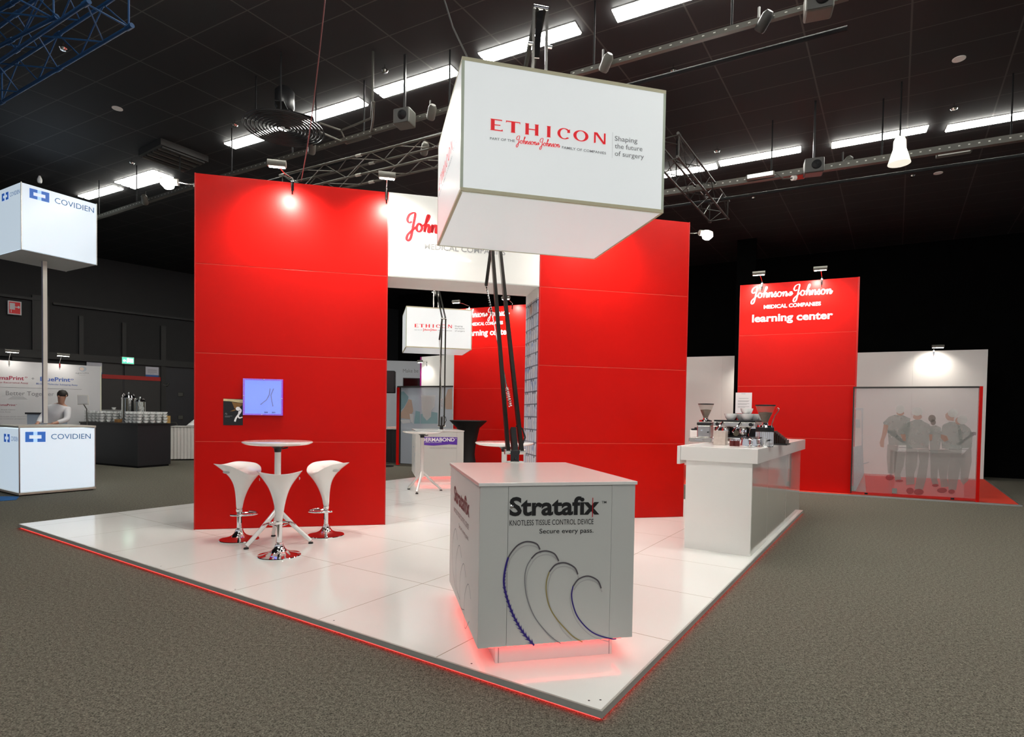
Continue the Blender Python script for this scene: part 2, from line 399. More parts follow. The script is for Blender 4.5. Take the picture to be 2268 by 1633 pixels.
for px, py in ((400, 874), (400, 925)):
    x, z = LW.pix(px, py, -.06); MB().box(x-.09, -.07, z-.08, x+.09, -.051, z+.08).build('lock_plate', GREY, D2, bev=.02)['label'] = 'pale square lock plate'
x, z = LW.pix(366, 851, -.06); MB().tube([(x-.1, -.08, z+.03), (x-.06, -.1, z-.05), (x+.06, -.1, z-.05), (x+.1, -.08, z+.03)], .03).build('door_handle', GREY, D2, True)

# right and far walls (black drape), standing behind the booths
P0 = onz(2186, 1065); P1 = onz(2330, 1078); BA = math.radians(-27)
bw = MB(); bw.box(-20, 1.2, 0, 14, 1.4, ZC)
o = struct('wall_back', bw, mat('black_drape', (.003, .003, .003), .9, noise=.3, nscale=3, spec=.0), 'black hall wall behind the learning booths'); o.location = (P0.x, P0.y, 0); o.rotation_euler = (0, 0, BA)
wf = MB(); wf.box(-14, 0, 0, 20, .3, ZC)
o = struct('wall_far', wf, DARKW, 'black far wall of the hall'); o.location = (2, 30, 0)
for i, (px, wd) in enumerate(((1650, .5),)):
    q = aty(px, 700, 16.5 if i == 0 else 13.2); b = MB().box(-wd/2, 0, 0, wd/2, .12, ZC); oo = struct('trim_%d' % (20+i), b, MATS['black_drape'], ['dark pillar above the right booth', 'dark pillar right of the white booth wall'][i]); oo.location = (q.x, q.y, 0); oo.rotation_euler = (0, 0, BA)

# ================================================================== booth platform
A_, B_ = 7.858, 7.650; PC = Vector((.4638, 2.794, 0))
def tile_mat():
    m = bpy.data.materials.new('white_gloss_floor_tiles'); m.use_nodes = True; nt = m.node_tree; b = nt.nodes['Principled BSDF']
    tc = nt.nodes.new('ShaderNodeTexCoord'); sp = nt.nodes.new('ShaderNodeSeparateXYZ'); nt.links.new(tc.outputs['Object'], sp.inputs[0])
    outs = []
    for ax, off in ((0, 0), (1, 0)):
        a = nt.nodes.new('ShaderNodeMath'); a.operation = 'ADD'; a.inputs[1].default_value = 1.075*22+.003-off; nt.links.new(sp.outputs[ax], a.inputs[0])
        q = nt.nodes.new('ShaderNodeMath'); q.operation = 'MODULO'; q.inputs[1].default_value = 1.075; nt.links.new(a.outputs[0], q.inputs[0])
        l = nt.nodes.new('ShaderNodeMath'); l.operation = 'LESS_THAN'; l.inputs[1].default_value = .006; nt.links.new(q.outputs[0], l.inputs[0]); outs.append(l)
    mx = nt.nodes.new('ShaderNodeMath'); mx.operation = 'MAXIMUM'; nt.links.new(outs[0].outputs[0], mx.inputs[0]); nt.links.new(outs[1].outputs[0], mx.inputs[1])
    cm = nt.nodes.new('ShaderNodeMix'); cm.data_type = 'RGBA'; cm.inputs['A'].default_value = (.83, .83, .80, 1); cm.inputs['B'].default_value = (.36, .31, .24, 1)
    nt.links.new(mx.outputs[0], cm.inputs['Factor']); nt.links.new(cm.outputs['Result'], b.inputs['Base Color'])
    b.inputs['Roughness'].default_value = .10; b.inputs['IOR'].default_value = 1.45
    return m
pt = thing('booth_platform', 'raised square white glossy floor of the red booth with a red glowing edge', 'platform', (PC.x, PC.y, 0), math.atan2(dR.y, dR.x))
# local: x = dR (right edge), y = dL (left edge)
MB().box(.012, .012, .020, B_-.012, A_-.012, PZ-.0003).build('floor_deck', tile_mat(), pt)
for nm, c in (('edge_trim', ((0, 0, B_, .012))), ('edge_trim', (0, .012, .012, A_)), ('edge_trim', (0, A_-.012, B_, A_)), ('edge_trim', (B_-.012, .012, B_, A_-.012))):
    MB().box(c[0], c[1], .016, c[2], c[3], PZ-.001).build(nm, ALUM, pt)
MB().box(.05, .05, 0, B_-.05, A_-.05, .019).build('plinth', BLACKM, pt)
for c in ((.02, .020, B_-.02, .030), (.020, .03, .030, A_-.02)):
    MB().box(c[0], c[1], .002, c[2], c[3], .0155).build('light_strip', LED, pt)
for a, b_ in [(.06, .10), (.10, .055)]+[(.06, .85+1.2*k) for k in range(4)]:
    MB().lathe([(.0001, PZ+.0001), (.006, PZ+.0001), (.006, PZ-.002)], 10, (a, b_, 0)).build('screw_head', INK, pt)

# ================================================================== red booth wall
WF = Frame((-3.819, 6.929, PZ), WA)
WD = .69; S1, S2, S3 = 2.256, 4.272, 6.505; WH = 4*U
def redwall(name, label, xa, xb, face_print=None):
    t = thing(name, label, 'partition', WF.w(xa, 0, 0), WA); L = xb-xa
    for k in range(4):
        MB().box(.012, 0, k*U+.003, L-.012, .02, (k+1)*U-.003).build('wall_panel', RED, t, bev=.002)
        MB().box(.012, WD-.02, k*U+.003, L-.012, WD, (k+1)*U-.003).build('wall_panel', RED, t)
    MB().box(0, .004, 0, .012, WD-.004, WH-.004).build('end_panel', REDDK, t)
    if not face_print: MB().box(L-.012, .004, 0, L, WD-.004, WH-.004).build('end_panel', REDDK, t)
    MB().box(.012, .02, .002, L-.012, WD-.02, WH-.01).build('wall_core', mat('red_core', (.40, .05, .04), .5, noise=.05), t)
    for k in range(1, 4): MB().box(.012, .004, k*U-.003, L-.012, .012, k*U+.003).build('joint', mat('joint_red', (.78, .16, .10), .5, noise=.03), t)
    for xx in (.0, L-.014): MB().box(xx, -.004, 0, xx+.014, .006, WH).build('edge_profile', ALU if False else REDDK, t)
    return t
RW1 = redwall('booth_partition', 'tall red booth wall left of the doorway, with the blue lit case', 0, S1)
RW2 = redwall('booth_partition', 'tall red booth wall right of the doorway, behind the white display counter', S2, S3, True)
def shelf_mat():
    m = bpy.data.materials.new('printed_pack_shelves'); m.use_nodes = True; nt = m.node_tree; b = nt.nodes['Principled BSDF']
    tc = nt.nodes.new('ShaderNodeTexCoord'); mp = nt.nodes.new('ShaderNodeMapping'); mp.inputs['Rotation'].default_value = (0, PI/2, PI/2)
    sp = nt.nodes.new('ShaderNodeSeparateXYZ'); cb = nt.nodes.new('ShaderNodeCombineXYZ')
    nt.links.new(tc.outputs['Object'], sp.inputs[0]); nt.links.new(sp.outputs['Y'], cb.inputs['X']); nt.links.new(sp.outputs['Z'], cb.inputs['Y'])
    br = nt.nodes.new('ShaderNodeTexBrick'); br.offset = 0; br.inputs['Scale'].default_value = 1; br.inputs['Brick Width'].default_value = .115; br.inputs['Row Height'].default_value = .178
    br.inputs['Mortar Size'].default_value = .009; br.inputs['Color1'].default_value = (.58, .63, .72, 1); br.inputs['Color2'].default_value = (.72, .70, .70, 1); br.inputs['Mortar'].default_value = (.14, .14, .18, 1)
    nt.links.new(cb.outputs[0], br.inputs['Vector'])
    n = nt.nodes.new('ShaderNodeTexNoise'); n.inputs['Scale'].default_value = 5.5; n.inputs['Detail'].default_value = 1; nt.links.new(cb.outputs[0], n.inputs['Vector'])
    r = nt.nodes.new('ShaderNodeValToRGB'); e = r.color_ramp.elements; e[0].position = .32; e[0].color = (.20, .30, .62, 1); e[1].position = .70; e[1].color = (.75, .36, .22, 1)
    for p, c in ((.42, (.80, .80, .82, 1)), (.5, (.62, .60, .70, 1)), (.6, (.82, .80, .78, 1))): x = e.new(p); x.color = c
    nt.links.new(n.outputs['Color'], r.inputs['Fac'])
    mx = nt.nodes.new('ShaderNodeMix'); mx.data_type = 'RGBA'; mx.blend_type = 'MULTIPLY'; mx.inputs['Factor'].default_value = .85
    nt.links.new(br.outputs['Color'], mx.inputs['A']); nt.links.new(r.outputs['Color'], mx.inputs['B'])
    nt.links.new(mx.outputs['Result'], b.inputs['Base Color']); b.inputs['Roughness'].default_value = .35
    return m
SHELF = shelf_mat()
MB().box(-.012, .03, 0, -.0005, WD-.004, WH-U-.14).build('printed_panel', SHELF, RW2)['label'] = 'photo print of shelves full of pale product packs'
mk = MB()
for r_ in range(17):
    for k in range(6):
        if (r_*5+k*3) % 4 < 2: yy = .08+k*.105; mk.box(-.0155, yy, .178*(r_+1)-.035, -.012, yy+.018, .178*(r_+1)-.006)
mk.build('printed_panel', INK, RW2)['label'] = 'small dark tags of the shelf print'
MB().box(-.012, .03, WH-U-.14, -.0005, WD-.004, WH-U-.002).build('end_panel', WHITEM, RW2)['label'] = 'white band above the print'
# white header over the doorway
HD = thing('header_panel', 'white panel above the doorway between the two red walls, lettered in red and grey', 'panel', WF.w(S1+.002, 0, 3*U), WA)
HL = S2-S1-.004
MB().box(0, 0, .0, HL, .02, U).build('front_panel', WHITE, HD, bev=.002)
MB().box(0, WD-.02, 0, HL, WD, U).build('back_panel', WHITE, HD)
MB().box(0, .02, .0, HL, WD-.02, .02).build('soffit', WHITEM, HD)
MB().box(0, -.004, -.004, HL, .0, .012).build('edge_profile', ALU, HD)
HF = Frame(WF.w(S1+.002, 0, 3*U), WA)
def seg(Fr, a, b, y=0.0):
    (xa, za), (xb, zb) = Fr.pix(*a, y), Fr.pix(*b, y); return xa, xb, za, zb
OZ = 3*U+PZ
lt = MB(); xa, za = HF.pix(907, 522, 0); xb, zb = HF.pix(968, 522, 0)
xh = abs(HF.pix(925, 495)[1]-HF.pix(925, 513)[1])
x0 = HF.pix(903, 510)[0]; k = (HF.pix(967, 512)[0]-x0)/3.9
for st in script_word(0): ribbon(lt, st, .36, -.003, lambda x, z: (x0+x*k, HF.pix(925, 513)[1]+z*xh))
for st in script_word(8): ribbon(lt, st, .36, -.003, lambda x, z: (x0+x*k*.9, HF.pix(925, 513)[1]+z*xh)) if x0+15*k*.9 < HL-.03 else None
lt.build_parts('lettering', REDINK, HD)['label'] = 'red cursive company name'
lt = MB(); xa, zb = HF.pix(940, 551); xb, _ = HF.pix(1119, 566); text(lt, 'MEDICAL COMPANIES', xa, xb, HF.pix(1030, 558.5)[1], abs(HF.pix(940, 538)[1]-HF.pix(940, 550)[1]), -.003, .012)
lt.build_parts('lettering', mat('header_grey_ink', (.34, .34, .345), .45, noise=.03), HD)['label'] = 'grey capitals'
# ================================================================== lettering helpers on a frame, from the photograph's pixels
def ptext(Fr, mb, s, a, b, cap_px, y=0.0, bold=0.0, eps=.002):
    """a, b: pixels of the baseline's start and end"""
    (xa, za), (xb, zb) = Fr.pix(*a, y), Fr.pix(*b, y)
    cap = abs(Fr.pix(a[0], a[1]-cap_px, y)[1]-za)
    return text(mb, s, xa, xb, za, cap, y-eps, bold, z1=zb)
def pscript(Fr, mb, a, b, xh_px, y=0.0, w=.26, eps=.002):
    (xa, za), (xb, zb) = Fr.pix(*a, y), Fr.pix(*b, y)
    return script_logo(mb, xa, xb, za, abs(Fr.pix(a[0], a[1]-xh_px, y)[1]-za), y-eps, w, zb)
def toside(mb, x0=0.0):                        # face letters written on y = 0 -> left side face, read towards the viewer
    mb.v = [(x0+y, -x, z) for x, y, z in mb.v]; return mb

# ================================================================== display counters on red-lit plinths
def counter(label, o, ang, w, d, zb, zt, mirror=False):
    t = thing('display_counter', label, 'counter', o, ang)
    MB().box(0, 0, zt-.020, w, d, zt).build('counter_top', WHITE, t, bev=.002)
    i = .010
    MB().box(i, i+.014, zb, w-i, d-i, zt-.021).build('cabinet_body', WHITEM, t)
    xa, xb = i+.165, w-i-.15
    for a, b in ((i, xa-.002), (xb+.002, w-i)): MB().box(a, i, zb, b, i+.0135, zt-.022).build('front_panel', SHADEDW, t)
    MB().box(xa, i-.001, zb, xb, i+.0135, zt-.024).build('door', SHADEDW, t)
    MB().box(i-.001, i+.014, zb, i, d-i, zt-.022).build('side_panel', WHITEM, t)
    MB().box(w-i, i+.014, zb, w-i+.001, d-i, zt-.022).build('side_panel', WHITEM, t)
    f = .058; sd = .12
    MB().box(sd, f, 0, w-sd, d-f, zb).build('plinth', WHITEM, t)
    for a in (sd+.018, w-sd-.020): MB().box(a, f-.002, 0, a+.003, f-.0002, zb-.002).build('plinth_joint', GREYINK, t)
    for b in ((sd-.045, f-.034, w-sd+.045, f-.026), (sd-.045, d-f+.026, w-sd+.045, d-f+.034), (sd-.045, f-.02, sd-.037, d-f+.02), (w-sd+.037, f-.02, w-sd+.045, d-f+.02)):
        MB().box(b[0], b[1], zb-.009, b[2], b[3], zb-.001).build('light_strip', LED, t)
    return t
SO = Vector((-.1815, 3.238, PZ)); SW, SD, SZ0, SZ1 = .9657, 1.373, .1133, 1.0593
C1 = counter('large white display counter in front with a black needle and thread print', SO, WA, SW, SD, SZ0, SZ1)
SF = Frame(SO, WA)
cx = lambda x, y: (960+x/3.14, 980+y/3.14)     # crop of the front face
Y0 = .008
lt = MB(); ptext(SF, lt, 'Stratafix', cx(528, 508), cx(1153, 497), 38.5, Y0, .030)
ptext(SF, lt, 'KNOTLESS TISSUE CONTROL DEVICE', cx(529, 580), cx(1112, 568), 11.8, Y0)
ptext(SF, lt, 'Secure every pass.', cx(736, 634), cx(1112, 627), 10, Y0, .006)
ptext(SF, lt, 'TM', cx(1170, 425), cx(1202, 424), 5, Y0, .01)
lt.build_parts('lettering', INK, C1)['label'] = 'black lettering on the counter front'
rl = MB(); (xa, za), (xb, zb) = SF.pix(*cx(1102, 520), Y0), SF.pix(*cx(1110, 385), Y0); rl.add([(xa, Y0-.003, za), (xb, Y0-.003, za), (xb, Y0-.003, zb), (xa, Y0-.003, zb)], [(0, 1, 2, 3)])
rl.build_parts('lettering', REDINK, C1)['label'] = 'red upright stroke through the last letter'
SUT = [([(740,745),(715,705),(650,690),(590,712),(545,760),(520,800)], [(520,800),(505,850),(492,920),(490,990),(510,1080),(545,1180),(590,1270),(640,1345),(700,1412)], NAVY, .011),
       ([(870,825),(840,775),(780,755),(720,770),(680,808)], [(680,808),(650,860),(635,930),(640,1030),(665,1130),(710,1225),(780,1315),(840,1370),(885,1398)], GREYINK, .0055),
       ([(1003,918),(980,870),(915,838),(850,850),(805,900)], [(805,900),(785,970),(785,1050),(805,1140),(850,1220),(910,1290),(970,1350),(1035,1388)], GOLD, .0065),
       ([(1165,1015),(1140,960),(1075,930),(1010,950),(970,1000)], [(970,1000),(960,1060),(970,1130),(1000,1210),(1060,1285),(1130,1335),(1230,1365),(1270,1366)], NAVY, .0075)]
nd = MB(); shd = MB()
for needle, thread, m_, w_ in SUT:
    tr = lambda x, z: (x, z)
    N_ = [SF.pix(*cx(*p), Y0) for p in needle]; T_ = [SF.pix(*cx(*p), Y0) for p in thread]
    ribbon(nd, N_, .0085, Y0-.0035, tr, False)
    ribbon(shd, [SF.pix(*cx(x-(12 if False else -6), y+26), Y0) for x, y in needle], .007, Y0-.0018, tr, False)
    ribbon(shd, [SF.pix(*cx(x-10 if x > 900 else x+12, y+22), Y0) for x, y in thread[:-1]], .005, Y0-.0018, tr, False)
    tb = MB(); ribbon(tb, T_, w_, Y0-.003, tr, False)
    C = catmull(T_, 6)
    if m_ is NAVY and w_ > .01:
        for i in range(10, len(C)-2, 2):
            d = (C[i+1]-C[i]).normalized(); n_ = Vector((-d.y, d.x, 0)); p = C[i]; s_ = .6+.7*i/len(C)
            for sg in (1, -1):
                q = [p+d*.012*s_, p-d*.016*s_+n_*sg*.014*s_, p-d*.004*s_]
                if sg == 1 or i > 18: tb.add([(v.x, Y0-.0032, v.y) for v in q], [(0, 1, 2)])
    elif m_ is not GOLD:
        for i in range(16, len(C)-3, 5): p = C[i]; tb.add([(p.x-.004, Y0-.0032, p.y-.002), (p.x+.004, Y0-.0032, p.y-.003), (p.x, Y0-.0032, p.y+.006)], [(0, 1, 2)])
    tb.build('printed_thread', m_, C1)
nd.build('printed_needle', mat('needle_print', (.09, .08, .09), .4, noise=.2), C1)
shd.build('printed_shadow', SHADE, C1)['label'] = 'pale printed drop shadow of the threads'
x, z = SF.pix(*cx(543, 445), Y0); lk = MB().lathe([(.011, 0), (.011, .006), (.004, .010), (.0001, .010)], 14).build('lock', CHROME, C1, True)
lk.location = (x, Y0-.001, z); lk.rotation_euler = (PI/2, 0, 0)
# left side: the same print, seen at a grazing angle
sx = lambda u: -(SD-.14)+u*(SD-.30)
lt = MB(); text(lt, 'Stratafix', sx(.10), sx(.80), .80, .105, -.001, .03); text(lt, 'KNOTLESS TISSUE CONTROL DEVICE', sx(.1), sx(.78), .715, .033, -.001); text(lt, 'Secure every pass.', sx(.36), sx(.78), .645, .030, -.001)
toside(lt, .008).build_parts('lettering', mat('dark_red_ink', (.09, .012, .015), .4, noise=.05), C1)['label'] = 'lettering of the left side'
tb = MB()
for k in range(4):
    u0 = .05+.2*k; top = .60-.075*k
    ribbon(tb, [(sx(u0+.25), top-.06), (sx(u0+.14), top), (sx(u0), top-.14), (sx(u0+.03), top-.32), (sx(u0+.2), max(.16, top-.50))], .006, -.001, pen=False)
toside(tb, .008).build('printed_thread', GREYINK, C1)
# rear counter
O2 = onz(919, 1057, PZ+SZ0); O2 = Vector((O2.x, O2.y, PZ)); W2 = 1.03; ZT2 = 1.095
C2 = counter('white display counter at the back with a purple label, seen through the doorway', O2, WA, W2, SD, SZ0+.0, ZT2)
CF = Frame(O2, WA); c4 = lambda x, y: (850+x/8.6, 920+y/8.6)
pb = MB(); P = [CF.pix(*c4(*p), Y0) for p in ((700, 412), (1402, 420), (1398, 565), (1250, 555), (1100, 568), (940, 580), (775, 568), (700, 560))]
pb.flat(P, Y0-.002).build('label_panel', PURPLE, C2)['label'] = 'purple label field'
lt = MB(); ptext(CF, lt, 'DERMABOND', c4(720, 498), c4(1350, 498), 7.6, Y0-.0015, .03); ptext(CF, lt, 'TOPICAL SKIN ADHESIVE', c4(780, 527), c4(1100, 525), 2.0, Y0-.0015); ptext(CF, lt, 'o', c4(1362, 452), c4(1388, 452), 3, Y0-.0015)
lt.build_parts('lettering', WHITEINK, C2)['label'] = 'white lettering on the purple label'
lt = MB(); ptext(CF, lt, 'STRONG CLOSURE, STRONG PROTECTION.', c4(875, 632), c4(1388, 632), 1.7, Y0-.0015, .01); lt.build_parts('lettering', GREYINK, C2)
lt = MB(); 
for k in range(3): ribbon(lt, [(-SD+.3+.3*k, .9-.2*k), (-SD+.5+.3*k, .8-.1*k), (-SD+.4+.3*k, .5), (-SD+.6+.25*k, .3)], .02, -.001, pen=False)
toside(lt, .008).build('printed_thread', mat('pale_blue_print', (.20, .28, .50), .4, noise=.1), C2)

# ================================================================== lit box signs hung from articulated booms
BS = 1.23
def boxsign(label, o, ang, w, d, h, px=None, fsz=None):
    t = thing('hanging_sign', label, 'sign', o, ang)
    e = .012
    MB().box(e, 0, e, w-e, .01, h-e).build('front_panel', SIGNBOX, t); MB().box(e, d-.01, e, w-e, d, h-e).build('back_panel', SIGNBOX, t)
    MB().box(0, e, e, .01, d-e, h-e).build('side_panel', SIGNBOX, t); MB().box(w-.01, e, e, w, d-e, h-e).build('side_panel', SIGNBOX, t)
    MB().box(e, e, 0, w-e, d-e, .01).build('bottom_panel', SIGNBOX, t); MB().box(e, e, h-.01, w-e, d-e, h).build('top_panel', WHITEM, t)
    for y in (0, d-.026):
        for z in (0, h-.026): MB().box(0, y-.002, z, w, y+.026, z+.024).build('frame_rail', CREAM, t)
    for x in (0, w-.018):
        for z in (0, h-.026): MB().box(x-.001, .026, z-.001, x+.018, d-.026, z+.020).build('frame_rail', CREAM, t)
        for y in (0, d-.018): MB().box(x-.001, y-.001, .024, x+.018, y+.018, h-.026).build('frame_post', mat('pale_green_trim', (.50, .56, .46), .4, noise=.03), t)
    return t
ea = .2463
E0 = CAM_O + (Vector((-.303, 3.182, 2.666+PZ))-CAM_O)*BS
EW, ED, EH = 1.2236*BS, 1.0735*BS, (3.390-2.666)*BS
G1 = boxsign('large white lit box sign hung over the front counter, lettered in red', E0, ea, EW, ED, EH)
EF = Frame(E0, ea); ce_ = lambda x, y: (920+x/2.7217, 100+y/2.7217)
lt = MB(); (xa, za), (xb, zb) = EF.pix(*ce_(450, 512)), EF.pix(*ce_(1145, 600)); hh = abs(EF.pix(*ce_(450, 443))[1]-za); serif_word(lt, xa, xb, za, hh, -.003, zb)
pscript(EF, lt, ce_(610, 592), ce_(872, 619), 7.5, 0, .24, .003)
lt.build_parts('lettering', REDLIT, G1)['label'] = 'red capitals and red cursive name'
lt = MB(); ptext(EF, lt, 'PART OF THE', ce_(449, 570), ce_(599, 586), 5.2, 0, .012, .003); ptext(EF, lt, 'FAMILY OF COMPANIES', ce_(883, 624), ce_(1148, 660), 5.2, 0, .012, .003)
lt.build_parts('lettering', GREYINK, G1)['label'] = 'small grey capitals'
lt = MB(); ptext(EF, lt, 'Shaping', ce_(1201, 577), ce_(1337, 592), 10.5, 0, 0, .003); ptext(EF, lt, 'the future', ce_(1201, 622), ce_(1367, 641), 10.5, 0, 0, .003); ptext(EF, lt, 'of surgery', ce_(1201, 667), ce_(1376, 688), 10.5, 0, 0, .003)
(xa, za), (xb, zb) = EF.pix(*ce_(1185, 682)), EF.pix(*ce_(1189, 527)); lt.mark(); lt.add([(xa, -.003, za), (xb, -.003, za), (xb, -.003, zb), (xa, -.003, zb)], [(0, 1, 2, 3)])
lt.build_parts('lettering', LGREY, G1)['label'] = 'thin grey slogan right of a line'
# left side, small in view
lt = MB(); serif_word(lt, -.93*ED, -.30*ED, .50*EH, .095, -.003); r2 = toside(lt); r2.build_parts('lettering', REDLIT, G1)
lt = MB(); text(lt, 'PART OF THE FAMILY OF COMPANIES', -.93*ED, -.30*ED, .44*EH, .016, -.003, .01); text(lt, 'Shaping', -.26*ED, -.12*ED, .56*EH, .03, -.003); text(lt, 'the future', -.26*ED, -.09*ED, .51*EH, .03, -.003); text(lt, 'of surgery', -.26*ED, -.09*ED, .46*EH, .03, -.003)
toside(lt).build_parts('lettering', LGREY, G1)
# boom
def boom(label, base, elbow, tip, box_top, box_c, side):
    """giant desk-lamp stand: base clamp, twin lower bars, lever with chain, twin upper bars, hanger rods"""
    t = thing('boom_stand', label, 'stand', base); b, e, q = Vector(base), Vector(elbow), Vector(tip)
    L = lambda p: Vector(p)-b
    dirx = Vector((math.cos(side), math.sin(side), 0))
    MB().box(-.035, -.035, 0, .035, .035, .10).build('foot_post', BLACK, t, bev=.004)
    MB().lathe([(.075, 0), (.075, .006), (.03, .008), (.0001, .008)], 24).build('foot_plate', WHITEM, t, True)
    z0 = Vector((0, 0, .085))
    for sg in (-1, 1):
        o_ = dirx*.042*sg
        MB().bar(z0+o_*1.35, L(e)+o_*.9, .030, .048).build('lower_bar', BLKTUBE, t)
        MB().bar(L(e)+o_*.8, L(q)+o_*.7, .026, .042).build('upper_bar', BLKTUBE, t)
        MB().cyl(z0+o_*1.35-dirx*sg*.02, z0+o_*1.35+dirx*sg*.03, .022, 12).build('pivot_bolt', STEEL, t, True)
    MB().cyl(L(e)-dirx*.06, L(e)+dirx*.06, .018, 12).build('elbow_bolt', STEEL, t, True)
    MB().cyl(L(q)-dirx*.06, L(q)+dirx*.06, .022, 12).build('tip_bolt', CHROME, t, True)
    # counterweight housing and cable at the foot
    up = (L(e)-z0).normalized()
    MB().bar(z0+up*.0, z0+up*.21, .045, .065).build('spring_housing', BLACK, t)
    MB().tube([z0+up*.24+dirx*.03, z0+up*.21+dirx*.085, z0+up*.13+dirx*.10, z0+up*.05+dirx*.06, z0+dirx*.0+Vector((0, -.04, -.06))], .008, 8).build('cable', RUBBER, t, True)
    # lever, hook and chain
    back = (L(e)-L(q)); back = back.normalized()
    lv = L(e)+Vector((-dirx.x*.035, -dirx.y*.035, -.02))
    le = lv+Vector((-dirx.x*.05, -dirx.y*.05, -.42))
    MB().bar(lv, le, .03, .05).build('lever', BLKTUBE, t)
    ch = MB(); p0 = le; p1 = z0+up*.42; n = 26
    for i in range(n):
        a = p0.lerp(p1, i/n*.28); c = p0.lerp(p1, (i+.8)/n*.28); ch.tube([a, c], .006 if i % 2 else .009, 6)
    ch.build('chain', CHROME, t, True)
    MB().cyl(p0.lerp(p1, .28), p0.lerp(p1, .86), .007, 8).build('pull_rod', STEEL, t, True)
    sp = MB(); aa = p0.lerp(p1, .86); hx = [aa.lerp(p1, k/60)+Vector((math.cos(k*.9)*.014, math.sin(k*.9)*.014, 0)) for k in range(61)]
    sp.tube(hx, .004, 5).build('tension_spring', CHROME, t, True)
    # hangers down to the sign
    for sg in (-1, 1): MB().bar(L(q)+dirx*.055*sg, L(box_top)+dirx*.055*sg, .022, .022).build('hanger_rod', STEEL, t)
    MB().bar(L(q)+dirx*.0, L(q).lerp(L(box_top), .45)-dirx*.03, .05, .012).build('hanger_plate', CHROME, t)
    for sg in (-1, 1): MB().cyl(L(q).lerp(L(box_top), .33)+dirx*.06*sg, L(q).lerp(L(box_top), .33)+dirx*.10*sg, .014, 10).build('hanger_knob', CHROME, t, True)
    return t
ec = EF.w(EW/2, ED/2, EH); tip = Vector((ec.x-.02, ec.y, aty(1195, 18, ec.y).z))
bb = onz(1140, 1024, PZ+SZ1); bb = Vector((bb.x, bb.y, PZ+SZ1))
Y_e = 5.75; eb = aty(1097, 535, Y_e)
boom('black articulated boom rising from the front counter to the large lit box sign', bb, eb, tip, Vector((ec.x-.02, ec.y, ec.z+.002)), ec, ea)
cb = MB(); cb.tube([EF.w(.3, ED*.4, EH)+Vector((0, 0, .001)), aty(1003, 60, 4.6), aty(975, -30, 4.6), ], .006)
hc = cb.build('hanging_cable', mat('grey_cable', (.06, .06, .06), .5, noise=.05), None, True); tag(hc, 'thin dark cable running up from the large lit box sign to the ceiling', 'cable')
# rear sign
Y2 = 13.0; p0 = aty(898.6, 769, Y2); W3 = 1.50; D3 = 1.32; H3 = .925
G2 = boxsign('smaller looking white lit box sign at the back, seen through the doorway', p0, ea, W3, D3, H3); RF = Frame(p0, ea)
c2_ = lambda x, y: (850+x/10.205, 640+y/10.205)
lt = MB(); (xa, za), (xb, zb) = RF.pix(*c2_(695, 868)), RF.pix(*c2_(1540, 888)); hh = abs(RF.pix(*c2_(695, 792))[1]-za); serif_word(lt, xa, xb, za, hh, -.004, zb); pscript(RF, lt, c2_(890, 938), c2_(1200, 944), 1.8, 0, .3, .004)
lt.build_parts('lettering', REDLIT, G2)['label'] = 'red capitals and red cursive name'
lt = MB(); ptext(RF, lt, 'PART OF THE', c2_(695, 935), c2_(870, 938), 1.3, 0, .01, .004); ptext(RF, lt, 'FAMILY OF COMPANIES', c2_(1220, 945), c2_(1540, 958), 1.3, 0, .01, .004); lt.build_parts('lettering', GREYINK, G2)
lt = MB(); ptext(RF, lt, 'Shaping', c2_(1605, 858), c2_(1780, 862), 3, 0, 0, .004); ptext(RF, lt, 'the future', c2_(1605, 910), c2_(1820, 915), 3, 0, 0, .004); ptext(RF, lt, 'of surgery', c2_(1605, 965), c2_(1830, 970), 3, 0, 0, .004); lt.build_parts('lettering', LGREY, G2)
b2 = CF.pixside; bz = PZ+ZT2; b2 = aty(978, 940, 12.75); b2 = Vector((b2.x, b2.y, bz)); e2 = aty(983, 706, 11.9); t2 = RF.w(W3/2-.03, D3*.35, 0); t2 = Vector((aty(966, 640, t2.y).x, t2.y, aty(966, 628, t2.y).z))
boom('black articulated boom on the back counter holding the smaller lit box sign', b2, e2, t2, Vector((t2.x, t2.y, p0.z+H3+.002)), None, ea)

# ================================================================== bar tables and stools
def bar_table(label, c, feet, h=1.12, r=.365):
    t = thing('bar_table', label, 'table', c, 0, None)
    MB().lathe([(.0001, h-.055), (.12, h-.054), (.25, h-.048), (r-.04, h-.038), (r-.010, h-.024), (r, h-.014), (r-.006, h-.004), (r-.02, h-.001), (.0001, h)], 64).build('table_top', GLOSSW, t, True)
    MB().lathe([(.028, h-.125), (.036, h-.12), (.042, h-.08), (.085, h-.05), (.085, h-.046)], 24).build('top_mount', BLACK, t, True)
    MB().cyl((.05, 0, h-.085), (.11, 0, h-.07), .008, 8).build('tilt_lever', RUBBER, t, True)
    MB().lathe([(.030, .26), (.034, .28), (.034, h-.12), (.030, h-.118)], 24).build('column', GLOSSW, t, True)
    for a in feet:
        p = (.37*math.cos(a), .37*math.sin(a), .030); q = (.012*math.cos(a), .012*math.sin(a), .36)
        l = MB().tube([q, ((p[0]+q[0])/2, (p[1]+q[1])/2, .186), p], .026, 12, .022).build('leg', GLOSSW, t, True)
        MB().lathe([(.026, 0), (.027, .006), (.022, .016), (.0001, .016)], 14, (p[0], p[1], 0)).build('rubber_foot', RUBBER, l, True)
    return t
fa = lambda c, *px: [math.atan2(onz(x, y, PZ).y-c.y, onz(x, y, PZ).x-c.x) for x, y in px]
def centre(*px):
    v = [onz(x, y, PZ) for x, y in px]; return Vector((sum(p.x for p in v)/len(v), sum(p.y for p in v)/len(v), PZ))
ft = ((548, 1216), (686, 1204), (606, 1189)); T1 = centre(*ft); bar_table('round white bar table with three white stools in front of the left red wall', T1, fa(T1, *ft))
